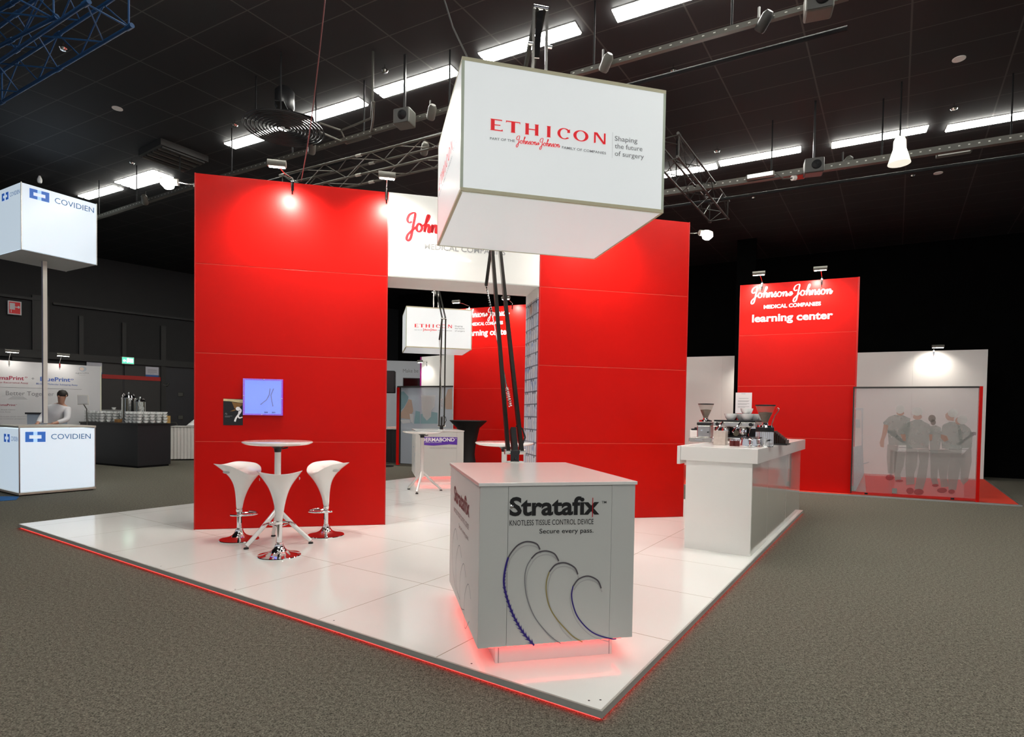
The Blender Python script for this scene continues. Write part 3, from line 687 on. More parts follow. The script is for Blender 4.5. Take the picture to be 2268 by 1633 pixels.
ft = ((912, 1094), (978, 1089), (913, 1083)); T2 = centre((912, 1094), (978, 1089)); T2 += Vector((-.05, .17, 0)); T2 = Vector((aty(935, 1000, T2.y).x, T2.y, PZ)); bar_table('round white bar table in the doorway, in front of the back counter', T2, [a+.25 for a in (-1.9, .15, 2.2)])
T3 = aty(1117, 1000, 7.15); T3 = Vector((T3.x, T3.y, PZ)); bar_table('round white bar table half hidden behind the front counter and its boom', T3, [.3, 2.4, 4.5], 1.11)

def make_stool(label, c, rz):
    t = thing('bar_stool', label, 'stool', c, rz, 'white swivel bar stools around the bar table')
    # shell: rings from neck to rim; +y is the waterfall front, -y the raised back
    def ring(z, hx, y0, y1, e, lift=0.0, N=40):
        out = []
        for k in range(N):
            a = 2*PI*k/N; ca, sa = math.cos(a), math.sin(a)
            x = hx*abs(ca)**e*(1 if ca >= 0 else -1); yy = abs(sa)**e*(1 if sa >= 0 else -1)
            y = (y0+y1)/2+(y1-y0)/2*yy
            out.append((x, y, z+lift*((x/.21)**2*.050+(.0 if yy < 0 else -.060*yy*yy)+(.028*yy*yy if yy < 0 else 0))))
        return out
    R_ = [(.335, .032, -.034, .034, 1, 0), (.40, .035, -.035, .040, 1, 0), (.47, .044, -.036, .058, .95, 0), (.55, .060, -.040, .088, .9, 0), (.62, .080, -.050, .125, .85, .0), (.68, .104, -.072, .162, .8, .1), (.73, .137, -.112, .190, .75, .35), (.765, .170, -.158, .203, .7, .65), (.79, .196, -.205, .204, .65, .9), (.805, .212, -.240, .192, .6, 1)]
    rings = [ring(*r) for r in R_]
    rings += [ring(.812, .208, -.236, .172, .6, 1), ring(.806, .19, -.205, .14, .65, .85), ring(.797, .14, -.145, .10, .75, .6), ring(.793, .07, -.07, .05, .9, .3), ring(.792, .02, -.02, .02, 1, 0)]
    MB().loft(rings).build('seat', GLOSSW, t, True, sub=1)
    for sg in (-1, 1):
        g = MB(); v = []
        for k in range(20):
            a = 2*PI*k/20; v.append((0, .045*math.cos(a), .015*math.sin(a)))
        g.add([(sg*(.182+.0), -.02+y, .772+z) for _, y, z in v]+[(sg*(.188), -.02+y*.8, .774+z*.7) for _, y, z in v], [(k, (k+1) % 20, 20+(k+1) % 20, 20+k) for k in range(20)]+[tuple(range(20, 40))])
        g.build('grip_recess', SHADE, t, True)
    MB().lathe([(.030, .315), (.034, .32), (.034, .35), (.030, .352)], 24).build('collar', CHROME, t, True)
    MB().lathe([(.026, .10), (.026, .33)], 24).build('gas_column', CHROME, t, True)
    MB().lathe([(.205, 0), (.207, .006), (.203, .012), (.16, .022), (.11, .036), (.075, .055), (.052, .080), (.042, .105), (.040, .118), (.034, .120), (.033, .135), (.026, .137)], 56).build('trumpet_base', CHROME, t, True)
    MB().bar((.0, .024, .325), (.0, .028, .19), .010, .004).build('lift_lever', BLACK, t)
    pts = [(-.03, 0, .30)]+[(.15*math.sin(a), .02+.16*(1-math.cos(a))*.62, .30) for a in [(-1.9+3.8*k/22) for k in range(23)]]+[(.03, 0, .30)]
    arc = [(.15*math.sin(a), .20-.165*math.cos(a)*-1-.16, .30) for a in [(-1.75+3.5*k/24) for k in range(25)]]
    MB().tube(arc, .011, 10).build('footrest', CHROME, t, True)
    for sg in (-1, 1): MB().tube([(sg*.026, .0, .30), (sg*.09, .10, .30), (sg*.10, .165, .30)], .008, 8).build('footrest_arm', CHROME, t, True)
    return t
pos = [onz(529.9, 1195.8, PZ), onz(618.6, 1231, PZ), onz(722, 1186, PZ)]
labs = ['left of the three white bar stools round the bar table', 'front white bar stool, nearest to us, hiding the foot of the bar table', 'right of the three white bar stools round the bar table']
base0 = None
for p, l in zip(pos, labs):
    p = Vector((p.x, p.y, PZ)); d = T1-p; rz = math.atan2(d.y, d.x)-PI/2
    if base0 is None: base0 = make_stool(l, p, rz)
    else: dup(base0, p, rz, l)

# ================================================================== lit case and leaflet on the left red wall
cA = lambda x, y: (460+x/11.34, 820+y/11.34)
xa, zt = WF.pix(*cA(900, 220)); xb, zb = WF.pix(*cA(1890, 1130)); zt = WF.pix(*cA(1390, 225))[1]; zb = WF.pix(*cA(1390, 1135))[1]
CS = thing('display_case', 'square blue lit display case on the left red wall', 'display case', WF.w(xa, 0, zb), WA); cw, chh = xb-xa, zt-zb
BLUEG = mat('blue_lit_panel', (.06, .10, .35), .5, emit=(.13, .23, .95), estr=.85, noise=.04, nscale=6)
MB().box(.018, -.010, .018, cw-.018, -.001, chh-.018).build('back_light', BLUEG, CS)
for b in ((0, 0, cw, .018), (0, chh-.018, cw, chh), (0, .018, .018, chh-.018), (cw-.018, .018, cw, chh-.018)): MB().box(b[0], -.03, b[1], b[2], 0, b[3]).build('frame', mat('violet_acrylic', (.20, .02, .42), .25, emit=(.22, .02, .75), estr=.35, noise=.04), CS)
MB().box(.0, -.036, .0, cw, -.031, chh).build('cover_glass', mat('clear_cover', (.8, .85, 1), .03, alpha=.12, noise=.01), CS)
for x, z in ((cw*.52, chh-.008), (.008, chh*.52), (cw-.008, chh*.46), (cw*.48, .008)): sw = MB().lathe([(.007, 0), (.007, .006), (.0001, .008)], 10).build('screw', CHROME, CS, True); sw.location = (x, -.036, z); sw.rotation_euler = (PI/2, 0, 0)
dv = thing('implant_model', 'small forked mesh model standing in the blue lit case', 'model', WF.w(xa+cw*.72, -.018, zb+.03), WA)
m_ = MB(); BL2 = mat('blue_grey_mesh', (.12, .17, .45), .5, noise=.1)
for pts in ([(-.02, 0, .30), (-.03, 0, .22), (-.06, 0, .16), (-.13, 0, .10)], [(.02, 0, .30), (-.01, 0, .22), (.0, 0, .15), (.015, 0, .08)]): m_.tube(pts, .006, 8)
m_.build('forked_tube', BL2, dv, True)
for x in (-.12, .04): MB().lathe([(.022, 0), (.022, .012), (.01, .02), (.0001, .02)], 14, (x*.55, 0, 0)).build('foot', BL2, dv, True)
xa, za = WF.pix(*cA(392, 1382)); xb, _ = WF.pix(*cA(893, 1382)); zt = WF.pix(*cA(392, 718))[1]
LF = thing('leaflet', 'black printed leaflet taped to the red wall beside the blue case', 'leaflet', WF.w(xa, 0, za), WA); w_, h_ = xb-xa-.004, zt-za
MB().box(0, -.004, 0, w_, -.001, h_).build('sheet', mat('black_card', (.012, .012, .013), .3, noise=.2), LF)
k = lambda x, y: ((x-392)/501*w_, (1382-y)/664*h_)
m_ = MB(); m_.flat([k(395, 720), k(890, 735), k(890, 822), k(760, 805), k(560, 780), k(395, 775)], -.0052); m_.build('print', mat('gold_print', (.62, .50, .28), .4, noise=.2), LF)
m_ = MB(); m_.flat([k(610, 800), k(880, 830), k(890, 870), k(720, 975), k(680, 960)], -.0054); m_.flat([k(560, 1035), k(690, 980), k(720, 1000), k(640, 1030)], -.0054); m_.build('print', mat('brown_print', (.22, .11, .03), .4, noise=.3), LF)
m_ = MB(); ribbon(m_, [k(800, 960), k(845, 1010), k(800, 1090), k(720, 1200), k(690, 1290)], .020, -.0058, pen=False); ribbon(m_, [k(800, 1020), k(780, 1130), k(800, 1195), k(885, 1175)], .014, -.0058, pen=False); m_.flat([(k(770, 965)[0]+.026*math.cos(a*.3), k(770, 965)[1]+.024*math.sin(a*.3)) for a in range(21)], -.0060); m_.build('print', WHITEINK, LF)
m_ = MB(); text(m_, 'Reconstructing', *[k(432, 0)[0], k(625, 0)[0]], k(0, 1160)[1], .007, -.0056) if False else None
m_ = MB(); [m_.flat([k(432, y), k(432+l, y), k(432+l, y+12), k(432, y+12)], -.0056) for y, l in ((1145, 190), (1170, 130))]; ribbon(m_, [k(435, 1110), k(465, 1075), k(470, 1115), k(498, 1095)], .006, -.0056, pen=False); m_.build('print', LGREY, LF)
# ================================================================== ceiling battens, rails, trusses, fan, loudspeakers
BAT_A = math.radians(-27.5)
def batten(c, label, first=None, L=1.46, grp='ceiling light battens'):
    if first: return dup(first, c, BAT_A, label, grp)
    t = thing('ceiling_batten', label, 'ceiling light', c, BAT_A, grp)
    MB().box(-L/2, -.125, -.012, L/2, .125, 0).build('housing', WHITEM, t)
    for sg in (-1, 1): MB().box(-L/2+.01, -.048+sg*.068, -.030, L/2-.01, .048+sg*.068, -.013).build('diffuser', DIFF, t)
    return t
row1 = [(1170, 94), (920, 180), (732, 245), (566, 304), (308, 393), (222, 425)]
b0 = None
names = ['lit twin ceiling batten above the large lit box sign', 'lit twin ceiling batten just left of the large lit box sign', 'lit twin ceiling batten right of the round fan grille', 'lit twin ceiling batten partly behind the round fan grille', 'short lit batten above the bright lamp, second from the left', 'leftmost lit ceiling batten, over the cool lit box']
pts = [onz(*p, ZC) for p in row1]
pts.append(onz(1490, -8, ZC)); names.append('lit twin ceiling batten cut by the top edge of the picture')
for p, l in zip(pts, names):
    if b0 is None: b0 = batten(p, l)
    else: batten(p, l, b0)
row2 = [((1681, 345), 'lit batten over the dark truss on the right, first of the right row'), ((1945, 302), 'middle lit batten of the right row, above the white horn lamp'), ((2215, 262), 'lit batten at the right edge of the picture'), ((1506, 380), 'lit batten half hidden by the lit box sign, seen through the dark truss')]
for p, l in row2: batten(onz(*p, ZC), l, b0)
# unseen battens added overhead and behind the viewer for more front light
for i, p in enumerate([(3.35, 6.27), (4.9, 5.35), (6.6, 4.5), (1.2, 4.2), (-1.0, 5.3), (-3.2, 6.4), (-5.4, 7.4), (-7.6, 8.2), (3.2, 3.2), (-3.6, 3.2), (5.4, 2.0), (0, -1.5), (-3, -2.5), (3, -2.8), (0, -5), (-4, -5.5), (4, -6)]):
    v_ = Vector((p[0], p[1], ZC))-CAM_O; dd = v_.dot(FWD); uu, vv = 1134+F_PX*v_.dot(RGT)/max(dd, .01), CY_PX-F_PX*v_.dot(UPV)/max(dd, .01)
    if dd > 0 and -150 < uu < 2400 and vv > -120: continue
    batten((p[0], p[1], ZC), 'unseen lit ceiling batten added overhead for more front light', b0, grp='added battens overhead')
for i, p in enumerate([(-8.2, 13.0), (-3.5, 15.0), (-.5, 13.6), (-6, 17)]):
    batten((p[0], p[1], ZC), 'lit ceiling batten hidden behind the booth walls', b0, grp='battens beyond the booth')

def truss(label, p, q, n, s=.29, m=GREYTRUSS, pitch=.45, tri=False, r=.017):
    p, q = Vector(p), Vector(q); L = (q-p).length; a = math.atan2((q-p).y, (q-p).x)
    t = thing('truss', label, 'truss', p, a)
    C = [(0, s/2), (-s/2, -s/2), (s/2, -s/2)] if tri else [(-s/2, s/2), (s/2, s/2), (s/2, -s/2), (-s/2, -s/2)]
    for y, z in C: MB().cyl((0, y, z), (L, y, z), r, 10).build('chord', m, t, True)
    k = max(2, int(L/pitch))
    for i in range(len(C)):
        b = MB(); (y0, z0), (y1, z1) = C[i], C[(i+1) % len(C)]
        for j in range(k):
            xa, xb = L*j/k, L*(j+1)/k
            if j % 2: b.cyl((xa, y0, z0), (xb, y1, z1), .0075, 6)
            else: b.cyl((xa, y1, z1), (xb, y0, z0), .0075, 6)
        for x in (.01, L-.01): b.cyl((x, y0, z0), (x, y1, z1), .009, 6)
        b.build('lattice', m, t, True)
    for f in (0, .5, 1):
        for y, z in C: MB().cyl((L*f-.05, y, z), (L*f+.05, y, z), r*1.35, 10).build('coupler', m if m is not GREYTRUSS else ALUM, t, True)
    return t
za = 5.35
truss('grey lattice truss behind the fan, running behind the large lit box sign', onz(640, 415, za), onz(1010, 326, za), 8, .30, GREYTRUSS)
truss('black lattice truss right of the large lit box sign, ending above the bright lamp', onz(1478, 330, 5.5), onz(1592, 468, 5.5)-Vector((0, 0, .0)), 8, .34, DKTRUSS, .40)
truss('blue lattice truss crossing the top left corner of the picture', onz(-40, 175, 5.3), onz(240, -10, 5.3), 8, .36, BLUETRUSS, .42)
truss('second blue lattice truss cut by the top left corner, behind the first', onz(-60, 75, 5.4)+Vector((-.25, .0, 0)), onz(130, -30, 5.4)+Vector((-.25, 0, 0)), 8, .36, BLUETRUSS, .42)
def rail(label, a, b, z, w=.055, h=.06, m=GREY, pipe=True, drop=None):
    p, q = onz(*a, z), onz(*b, z); L = (q-p).length; t = thing('lighting_rail', label, 'rail', p, math.atan2((q-p).y, (q-p).x))
    MB().box(0, -w/2, 0, L, w/2, h).build('rail_profile', m, t)
    hol = MB(); k = int(L/.12)
    for i in range(k): hol.box(i*.12+.03, -w/2-.002, h*.45, i*.12+.055, -w/2, h*.62)
    hol.build('sockets', INK if m is not GREY else mat('pale_socket', (.5, .5, .45), .5, noise=.1), t)['kind'] = 'stuff'
    if pipe: MB().cyl((0, .32, -.10), (L, .32, -.10), .028, 10).build('pipe', BLACKM, t, True)
    for i in range(int(L/1.6)+1): MB().cyl((.3+i*1.6, 0, h), (.3+i*1.6, 0, ZC-z-.002), .012, 8).build('drop_rod', BLACKM, t, True)
    return t
rail('grey lighting rail left of the large lit box sign, below the fan', (490, 396), (1000, 245), 5.75)
rail('grey lighting rail right of the large lit box sign, crossing the top right ceiling', (1265, 172), (1880, -2), 5.75)
rail('grey lighting rail on the right below the right row of battens', (1460, 436), (2290, 308), 5.6, .09, .10)
rail('grey pipe rail at the left, between the cool lit box and the bright lamp', (205, 489), (432, 415), 5.75, .07, .07, GREY, False)
# fan
fz = 5.75; fc = onz(630, 286, fz)
FN = thing('ceiling_fan', 'round dark ceiling fan with concentric grille rings', 'fan', fc)
for k in range(10): MB().tube([((.10+.052*k)*math.cos(a), (.10+.052*k)*math.sin(a), 0) for a in [2*PI*i/40 for i in range(40)]], .013, 6, closed=True).build('grille_ring', BLACK, FN, True)
for k in range(4):
    a = PI/2*k+.5; MB().bar((.09*math.cos(a), .09*math.sin(a), .02), (.56*math.cos(a), .56*math.sin(a), .02), .02, .015).build('grille_spoke', BLACK, FN)
MB().lathe([(.12, .28), (.14, .32), (.14, .55), (.10, .60)], 20).build('motor', BLACK, FN, True)
for k in range(4):
    a = PI/2*k+.2; MB().bar((.1*math.cos(a), .1*math.sin(a), .25), (.42*math.cos(a), .42*math.sin(a), .2), .13, .01).build('blade', BLACKM, FN)
for k in range(3): a = 2*PI*k/3+.8; MB().cyl((.50*math.cos(a), .50*math.sin(a), 0), (.50*math.cos(a), .50*math.sin(a), ZC-fz-.002), .012, 8).build('hanger', BLACKM, FN, True)
# bent pipe frame
zz = 5.9; pp = [onz(*p, zz) for p in ((707, 272), (755, 289), (822, 262), (825, 225))]; pq = [onz(*p, zz-.12) for p in ((707, 292), (768, 318), (820, 303), (826, 265))]
PF = thing('pipe_frame', 'bent pale pipe frame hung right of the round fan', 'frame', pp[0]); L = lambda v: v-pp[0]
MB().tube([L(p) for p in pp]+[L(pp[-1])+Vector((0, 0, ZC-zz-.002))], .016, 8).build('upper_pipe', GREY, PF, True); MB().tube([L(p) for p in pq]+[L(pp[-1])+Vector((.02, 0, 0))], .016, 8).build('lower_pipe', GREY, PF, True)
MB().cyl(L(pp[0]), L(pq[0]), .014, 8).build('strut', GREY, PF, True); MB().cyl(L(pp[1]), L(pq[1]), .012, 8).build('strut', GREY, PF, True)
# loudspeakers
def speaker(label, px, py, z, s, a=-.35, m=None):
    p = onz(px, py, z); t = thing('loudspeaker', label, 'loudspeaker', p, a); m = m or GREY
    MB().box(-s/2, -s*.4, -s*.42, s/2, s*.4, s*.42).build('cabinet', m, t, bev=.02)
    MB().box(-s*.44, -s*.42, -s*.38, s*.44, -s*.40, s*.38).build('baffle', DARKB, t)
    c = MB().lathe([(s*.26, 0), (s*.24, -.02), (s*.08, -.05), (.0001, -.04)], 20).build('cone', BLACKM, t, True); c.rotation_euler = (-PI/2, 0, 0); c.location = (s*.1, -s*.43, 0)
    MB().bar((0, 0, s*.42), (0, 0, ZC-z-.002), .03).build('bracket', BLACK, t)
    return t
speaker('pale loudspeaker box on the rail left of the large lit box sign', 896, 263, 5.7, .26)
speaker('pale loudspeaker box at the top edge, on the upper right rail', 1813, 10, 5.7, .26)
speaker('dark loudspeaker box on the right rail, left of the white horn lamp', 1802, 371, 5.55, .28, m=DARKB)
# small fittings
def ballfit(name, label, cat, px, py, z, r, m=GREY):
    p = onz(px, py, z); t = thing(name, label, cat, p); MB().lathe([(.0001, -r*.6), (r*.7, -r*.5), (r, 0), (r*.9, r*.4), (.0001, r*.5)], 16).build('body', m, t, True)
    MB().cyl((0, 0, r*.3), (0, 0, ZC-z-.001), .008, 8).build('stem', STEEL, t, True); return t
for i, (x, y, l) in enumerate([(140, 107, 'below the blue truss'), (852, 157, 'left of the battens above the red wall'), (520, 277, 'left of the round fan'), (292, 361, 'above the second batten from the left'), (1491, 158, 'at the right end of the large lit box sign'), (2113, 241, 'between the two right battens'), (1588, 335, 'left end of the right row of battens'), (2021, 389, 'under the right rail'), (722, 363, 'above the grey truss'), (1669, 438, 'under the loudspeaker of the right rail')]):
    ballfit('sprinkler', 'small chrome sprinkler head '+l, 'sprinkler', x, y, ZC-.09, .05, CHROME)
for x, y, l in ((260, 240, 'round recessed downlight in the ceiling on the left'), (2124, 130, 'round recessed downlight in the ceiling at the top right'), (2078, 383, 'flat recessed downlight beyond the right rail')):
    p = onz(x, y, ZC); t = thing('downlight', l, 'ceiling light', p); MB().lathe([(.066, -.012), (.08, -.010), (.08, 0), (.066, 0)], 28).build('rim', WHITEM, t, True); MB().lathe([(.066, -.008), (.03, -.004), (.0001, -.002)], 24).build('reflector', CHROME, t, True)
p = onz(88, 402, ZC-.12); t = thing('smoke_detector', 'small white detector above the cool lit box', 'detector', p); MB().lathe([(.0001, -.04), (.035, -.03), (.045, 0), (.045, .04), (.02, .12)], 20).build('body', WHITEM, t, True)
def spotcan(label, px, py, z, a=.4, m=GREY, s=1.0):
    p = onz(px, py, z); t = thing('stage_spotlight', label, 'spotlight', p, a)
    b = MB().lathe([(.05*s, 0), (.06*s, .02*s), (.06*s, .16*s), (.035*s, .20*s), (.0001, .20*s)], 16).build('can', m, t, True); b.rotation_euler = (.9, 0, 0)
    MB().bar((0, 0, .05*s), (0, 0, .26*s), .02).build('yoke', DARKB, t); return t
for x, y, l in ((1680, 70, 'small dark spotlight under the upper right rail'), (1335, 158, 'small spotlight on the rail above the large lit box sign'), (938, 342, 'small pale spotlight under the left rail'), (322, 452, 'spotlight clamped on the left pipe rail'), (1866, 372, 'small white spotlight right of the loudspeaker on the right rail'), (953, 264, 'small pale spotlight right of the left loudspeaker'), (690, 340, 'small white spotlight under the round fan')):
    spotcan(l, x, y, 5.68, m=GREY if 'dark' not in l else DARKB)
p = onz(1992, 345, 5.5); HN = thing('horn_lamp', 'white horn shaped lamp glowing on the right rail', 'lamp', p)
MB().lathe([(.15, -.12), (.11, .02), (.085, .10), (.08, .22), (.06, .27), (.0001, .28)], 28).build('shade', mat('lit_white_shade', (.85, .85, .75), .4, emit=(1, 1, .85), estr=.55, noise=.02), HN, True); MB().lathe([(.148, -.119), (.05, .0), (.0001, .02)], 24).build('inner_cone', GREY, HN, True); MB().cyl((0, 0, .26), (0, 0, ZC-5.5-.002), .012, 8).build('stem', BLACKM, HN, True)
for x, y, l, m_ in ((1684, 388, 'bright emergency light on top of the right rail', 'g'), (2112, 337, 'flat emergency light box under the right rail', 'd')):
    p = onz(x, y, 5.66); t = thing('emergency_light', l, 'light', p, BAT_A); MB().box(-.22, -.04, -.05, .22, .04, .03).build('body', GREY, t, bev=.01); MB().box(-.2, -.044, -.04, .2, -.041, .02).build('diffuser', mat('dim_diffuser', (.6, .6, .55), .4, emit=(1, 1, .9), estr=1.2 if m_ == 'g' else .15, noise=.02), t)
p = onz(1762, 394, 5.5); pg = thing('power_plug', 'red and white power plug hanging from a cable under the right rail', 'plug', p, .3)
MB().cyl((0, 0, 0), (.16, 0, .04), .035, 12).build('plug_body', mat('plug_red', (.5, .03, .02), .5, noise=.05), pg, True); MB().cyl((-.07, 0, -.015), (0, 0, 0), .04, 12).build('plug_ring', WHITEM, pg, True); MB().tube([(.16, 0, .04), (.26, 0, .12), (.30, 0, .22)], .012, 8).build('cable', GREY, pg, True); MB().tube([(-.07, 0, -.015), (-.25, 0, -.05), (-.42, 0, .03)], .012, 8).build('cable', GREY, pg, True)
p = onz(385, 352, ZC-.12); vt = thing('air_vent', 'dark square air vent grille in the ceiling above the bright left lamp', 'vent', p, math.radians(56))
MB().box(-.45, -.45, 0, .45, .45, .119).build('vent_box', DARKB, vt); [MB().box(-.40, -.40+.11*k, -.03, .40, -.34+.11*k, -.002).build('slat', GREY if k % 2 else DARKB, vt) for k in range(8)]
# thin red cable to the arm lamp
q = WF.w(1.20, -.02, WH+.02); cbm = MB(); A = aty(722, -20, 5.2); pts = [A.lerp(q, k/14)+Vector((.0, 0, -.30*math.sin(PI*k/14)*.6)) for k in range(15)]
tag(cbm.tube(pts, .006, 6).build('lamp_cable', mat('reddish_cable', (.14, .035, .035), .5, noise=.05), None, True), 'thin reddish cable hanging from the ceiling to the lamp on the left red wall', 'cable')
# ------------------------------------------------------------------ arm lamps clipped on wall tops
def arm_lamp(label, Fr, x, zt, reach=.35, rise=.10, power=90, first=None, head=.20, aim_down=.75, y=0.0, side=0.0):
    t = thing('arm_lamp', label, 'lamp', Fr.w(x, y, zt), Fr.a)
    MB().box(-.018, -.016, -.11, .018, -.001, .012).build('clamp', CHROME, t, bev=.003); MB().cyl((0, -.008, -.10), (0, -.008, -.15), .009, 8).build('clamp_screw', CHROME, t, True)
    e = (side, -reach, rise); MB().tube([(0, -.006, 0), (0, -.008, .05), (side*.5, -reach*.5, rise*.9), e], .007, 8).build('arm', STEEL, t, True)
    MB().cyl((e[0]-head/2, e[1], e[2]+.012), (e[0]+head/2, e[1], e[2]+.012), .040, 20).build('head', HEADM, t, True)
    MB().box(e[0]-head/2+.015, e[1]-.012, e[2]-.031, e[0]+head/2-.015, e[1]+.024, e[2]-.0285).build('lamp_glass', SPOTGLOW, t)
    light('SPOT', 'lamp_beam', t, (e[0], e[1]+.01, e[2]-.05), power, (1, .94, .84), (e[0], -.0, e[2]-aim_down), .05, 125, .9)
    return t
xl = WF.pix(648, 400, 0)[0]; arm_lamp('grey cylinder arm lamp on top of the left red wall', WF, xl, WH, .50, .0, 115, side=-.10)
xl = WF.pix(856, 425, 0)[0]; arm_lamp('grey cylinder arm lamp above the joint of the left red wall and the white panel', WF, xl, WH, .50, .0, 115, side=.0)
arm_lamp('grey cylinder arm lamp on the right red wall, hidden behind the large lit box sign', WF, S2+.75, WH, .50, .0, 115)
# end lamps shining at the viewer, fixed to the outer edges of the red walls
def end_lamp(label, px, py, Y, attach, power):
    p = aty(px, py, Y); a = Vector(attach)-p; t = thing('arm_lamp', label, 'lamp', attach, WA); d = p-Vector(attach); c_, s_ = math.cos(-WA), math.sin(-WA); d = Vector((d.x*c_-d.y*s_, d.x*s_+d.y*c_, d.z))
    MB().tube([(0, 0, 0), d*.5+Vector((0, 0, .01)), d+Vector((0, .05, .06))], .008, 8).build('arm', STEEL, t, True)
    MB().cyl((d.x-.10, d.y+.02, d.z+.04), (d.x+.10, d.y+.02, d.z+.04), .042, 20).build('head', HEADM, t, True)
    h = MB().lathe([(.0001, -.075), (.05, -.06), (.085, 0), (.06, .05)], 20).build('lamp_glass', mat('glaring_lamp', (1, 1, 1), .3, emit=(1, .97, .9), estr=140, noise=.01), t, True); h.location = (d.x, d.y-.03, d.z); h.rotation_euler = (.7, 0, 0)
    return t
end_lamp('glaring bright arm lamp at the left outer edge of the left red wall', 374, 408, WF.w(0, .4, 0).y, WF.w(-.002, .4, WF.pix(430, 408, .4)[1]), 40)
end_lamp('glaring bright arm lamp at the right outer edge of the right red wall', 1564, 522, WF.w(S3, .35, 0).y, WF.w(S3+.002, .35, WF.pix(1524, 517, .35)[1]), 40)
# ================================================================== coffee counter and what stands on it
c0 = Vector((2.516, 6.015, PZ)); CL, CD = .691, 3.787
KO = c0+dL*CL; KA = -TH; KF = Frame(KO, KA)
xs0 = KF.pix(1507, 1010, -.02)[0]; xs1, zsb = KF.pix(1678, 1028.6, -.02); zst = KF.pix(1678, 995.6, -.02)[1]
KT = thing('coffee_counter', 'long white coffee counter with thick top on the right edge of the platform', 'counter', KO, KA)
MB().box(0, 0, 0, CL, .02, zsb).build('front_panel', WHITE, KT)
MB().box(.0, .021, 0, CL-.004, CD, zsb).build('cabinet_body', WHITEM, KT)
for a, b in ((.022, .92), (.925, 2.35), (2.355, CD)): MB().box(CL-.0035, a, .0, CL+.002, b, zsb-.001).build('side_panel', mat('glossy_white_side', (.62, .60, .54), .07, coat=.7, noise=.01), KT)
MB().box(xs0, -.02, zsb, xs1, CD+.10, zst).build('counter_top', WHITE, KT, bev=.003)
MB().box(xs0-.035, -.03, zsb-.045, xs0-.001, CD+.1, zst+.002).build('left_fascia', WHITEM, KT, bev=.002)
CTZ = PZ+zst
ct = lambda px, py: onz(px, py, CTZ)
def at_ct(px, py): p = ct(px, py); return Vector((p.x, p.y, CTZ))
def upx(p, n): return n*p.y/F_PX                # n photo pixels at the depth of p, in metres
DARKGL = mat('smoky_hopper', (.5, .42, .34), .05, alpha=.28, noise=.02); BEANS = mat('coffee_beans', (.045, .022, .012), .5, noise=.5, nscale=150, bump=.6)
def grinder(label, p, s, ribs):
    t = thing('coffee_grinder', label, 'coffee grinder', p, KA)
    w = .108*s
    if ribs:
        b = MB(); n = 48; b.lathe([(w*1.02, 0), (w, .005*s), (w, .20*s)], n); b.build('body', STEEL, t, True)
        rb = MB(); [rb.bar((w*1.005*math.cos(2*PI*k/26), w*1.005*math.sin(2*PI*k/26), .01), (w*1.005*math.cos(2*PI*k/26), w*1.005*math.sin(2*PI*k/26), .195*s), .006) for k in range(26)]; rb.build('body_ribs', CHROME, t)
    else: MB().box(-w, -w, 0, w, w, .20*s).build('body', STEEL, t, bev=.012)
    if ribs: MB().lathe([(w*1.04, .20*s), (w*1.05, .205*s), (w*1.05, .255*s), (w, .26*s)], 36).build('collar_band', BLACK, t, True)
    else: MB().box(-w*1.05, -w*1.05, .20*s, w*1.05, w*1.05, .25*s).build('collar_band', BLACK, t, bev=.01)
    MB().lathe([(w*.95, .26*s), (w*.9, .285*s), (w*.4, .295*s), (w*.36, .32*s)], 28).build('head', CHROME, t, True)
    MB().lathe([(w*.36, .32*s), (w*.40, .345*s), (w*.62, .40*s), (w*.92, .48*s), (w*1.12, .545*s)], 36).build('hopper', DARKGL, t, True)
    MB().lathe([(.0001, .322*s), (w*.34, .325*s), (w*.38, .346*s), (w*.60, .40*s), (w*.82, .455*s), (.0001, .465*s)], 28).build('coffee_beans', BEANS, t, True)
    MB().lathe([(w*1.10, .540*s), (w*1.17, .545*s), (w*1.17, .557*s), (.0001, .562*s)], 36).build('hopper_lid', BLACK, t, True)
    MB().bar((-.02, -w*1.3, .12*s), (-.02, -w*.95, .12*s), .03*s, .02*s).build('spout', CHROME, t)
    MB().cyl((w*.7, -w*1.02, .09*s), (w*.7, -w*1.25, .09*s), .012*s, 10).build('dosing_knob', BLACK, t, True)
    MB().bar((-w*.5, -w*1.35, .03*s), (-w*.5, -w, .03*s), .012, .012).build('fork', CHROME, t)
    return t
# knock-box drawer with the left grinder on it
pA = at_ct(1525, 985); pB = at_ct(1575, 988); dw = .34
kx = lambda p: ((p-KO).dot(KF.x), (p-KO).dot(KF.y))
xa, ya = kx(pA); xb, yb = kx(pB); yk = 1.18
def fitx(px, yl): return KF.pix(px, 985, yl)[0]
xa, xb = fitx(1525, yk), fitx(1576, yk)
DB = thing('knock_box_drawer', 'flat steel drawer box under the left coffee grinder', 'drawer box', KF.w(xa, yk, zst), KA)
hD = KF.pix(1550, 970.5, yk)[1]-zst; hD = max(.06, hD); wD = xb-xa
MB().box(0, 0, 0, wD, .36, hD).build('body', STEEL, DB, bev=.004); dr = MB().box(.01, -.006, .01, wD-.01, 0, hD-.01).build('drawer', mat('satin_steel', (.50, .50, .48), .4, .9, noise=.05), DB)
MB().box(wD*.3, -.018, hD*.45, wD*.62, -.0065, hD*.58).build('handle', CHROME, dr)
gx = (fitx(1541, yk+.1)+fitx(1575.7, yk+.1))/2; gs = (KF.pix(1558, 893.8, yk+.15)[1]-zst-hD)/.562
grinder('left coffee grinder, standing on the flat steel drawer box', KF.w(gx, yk+.17, zst+hD+.0005), gs, False)
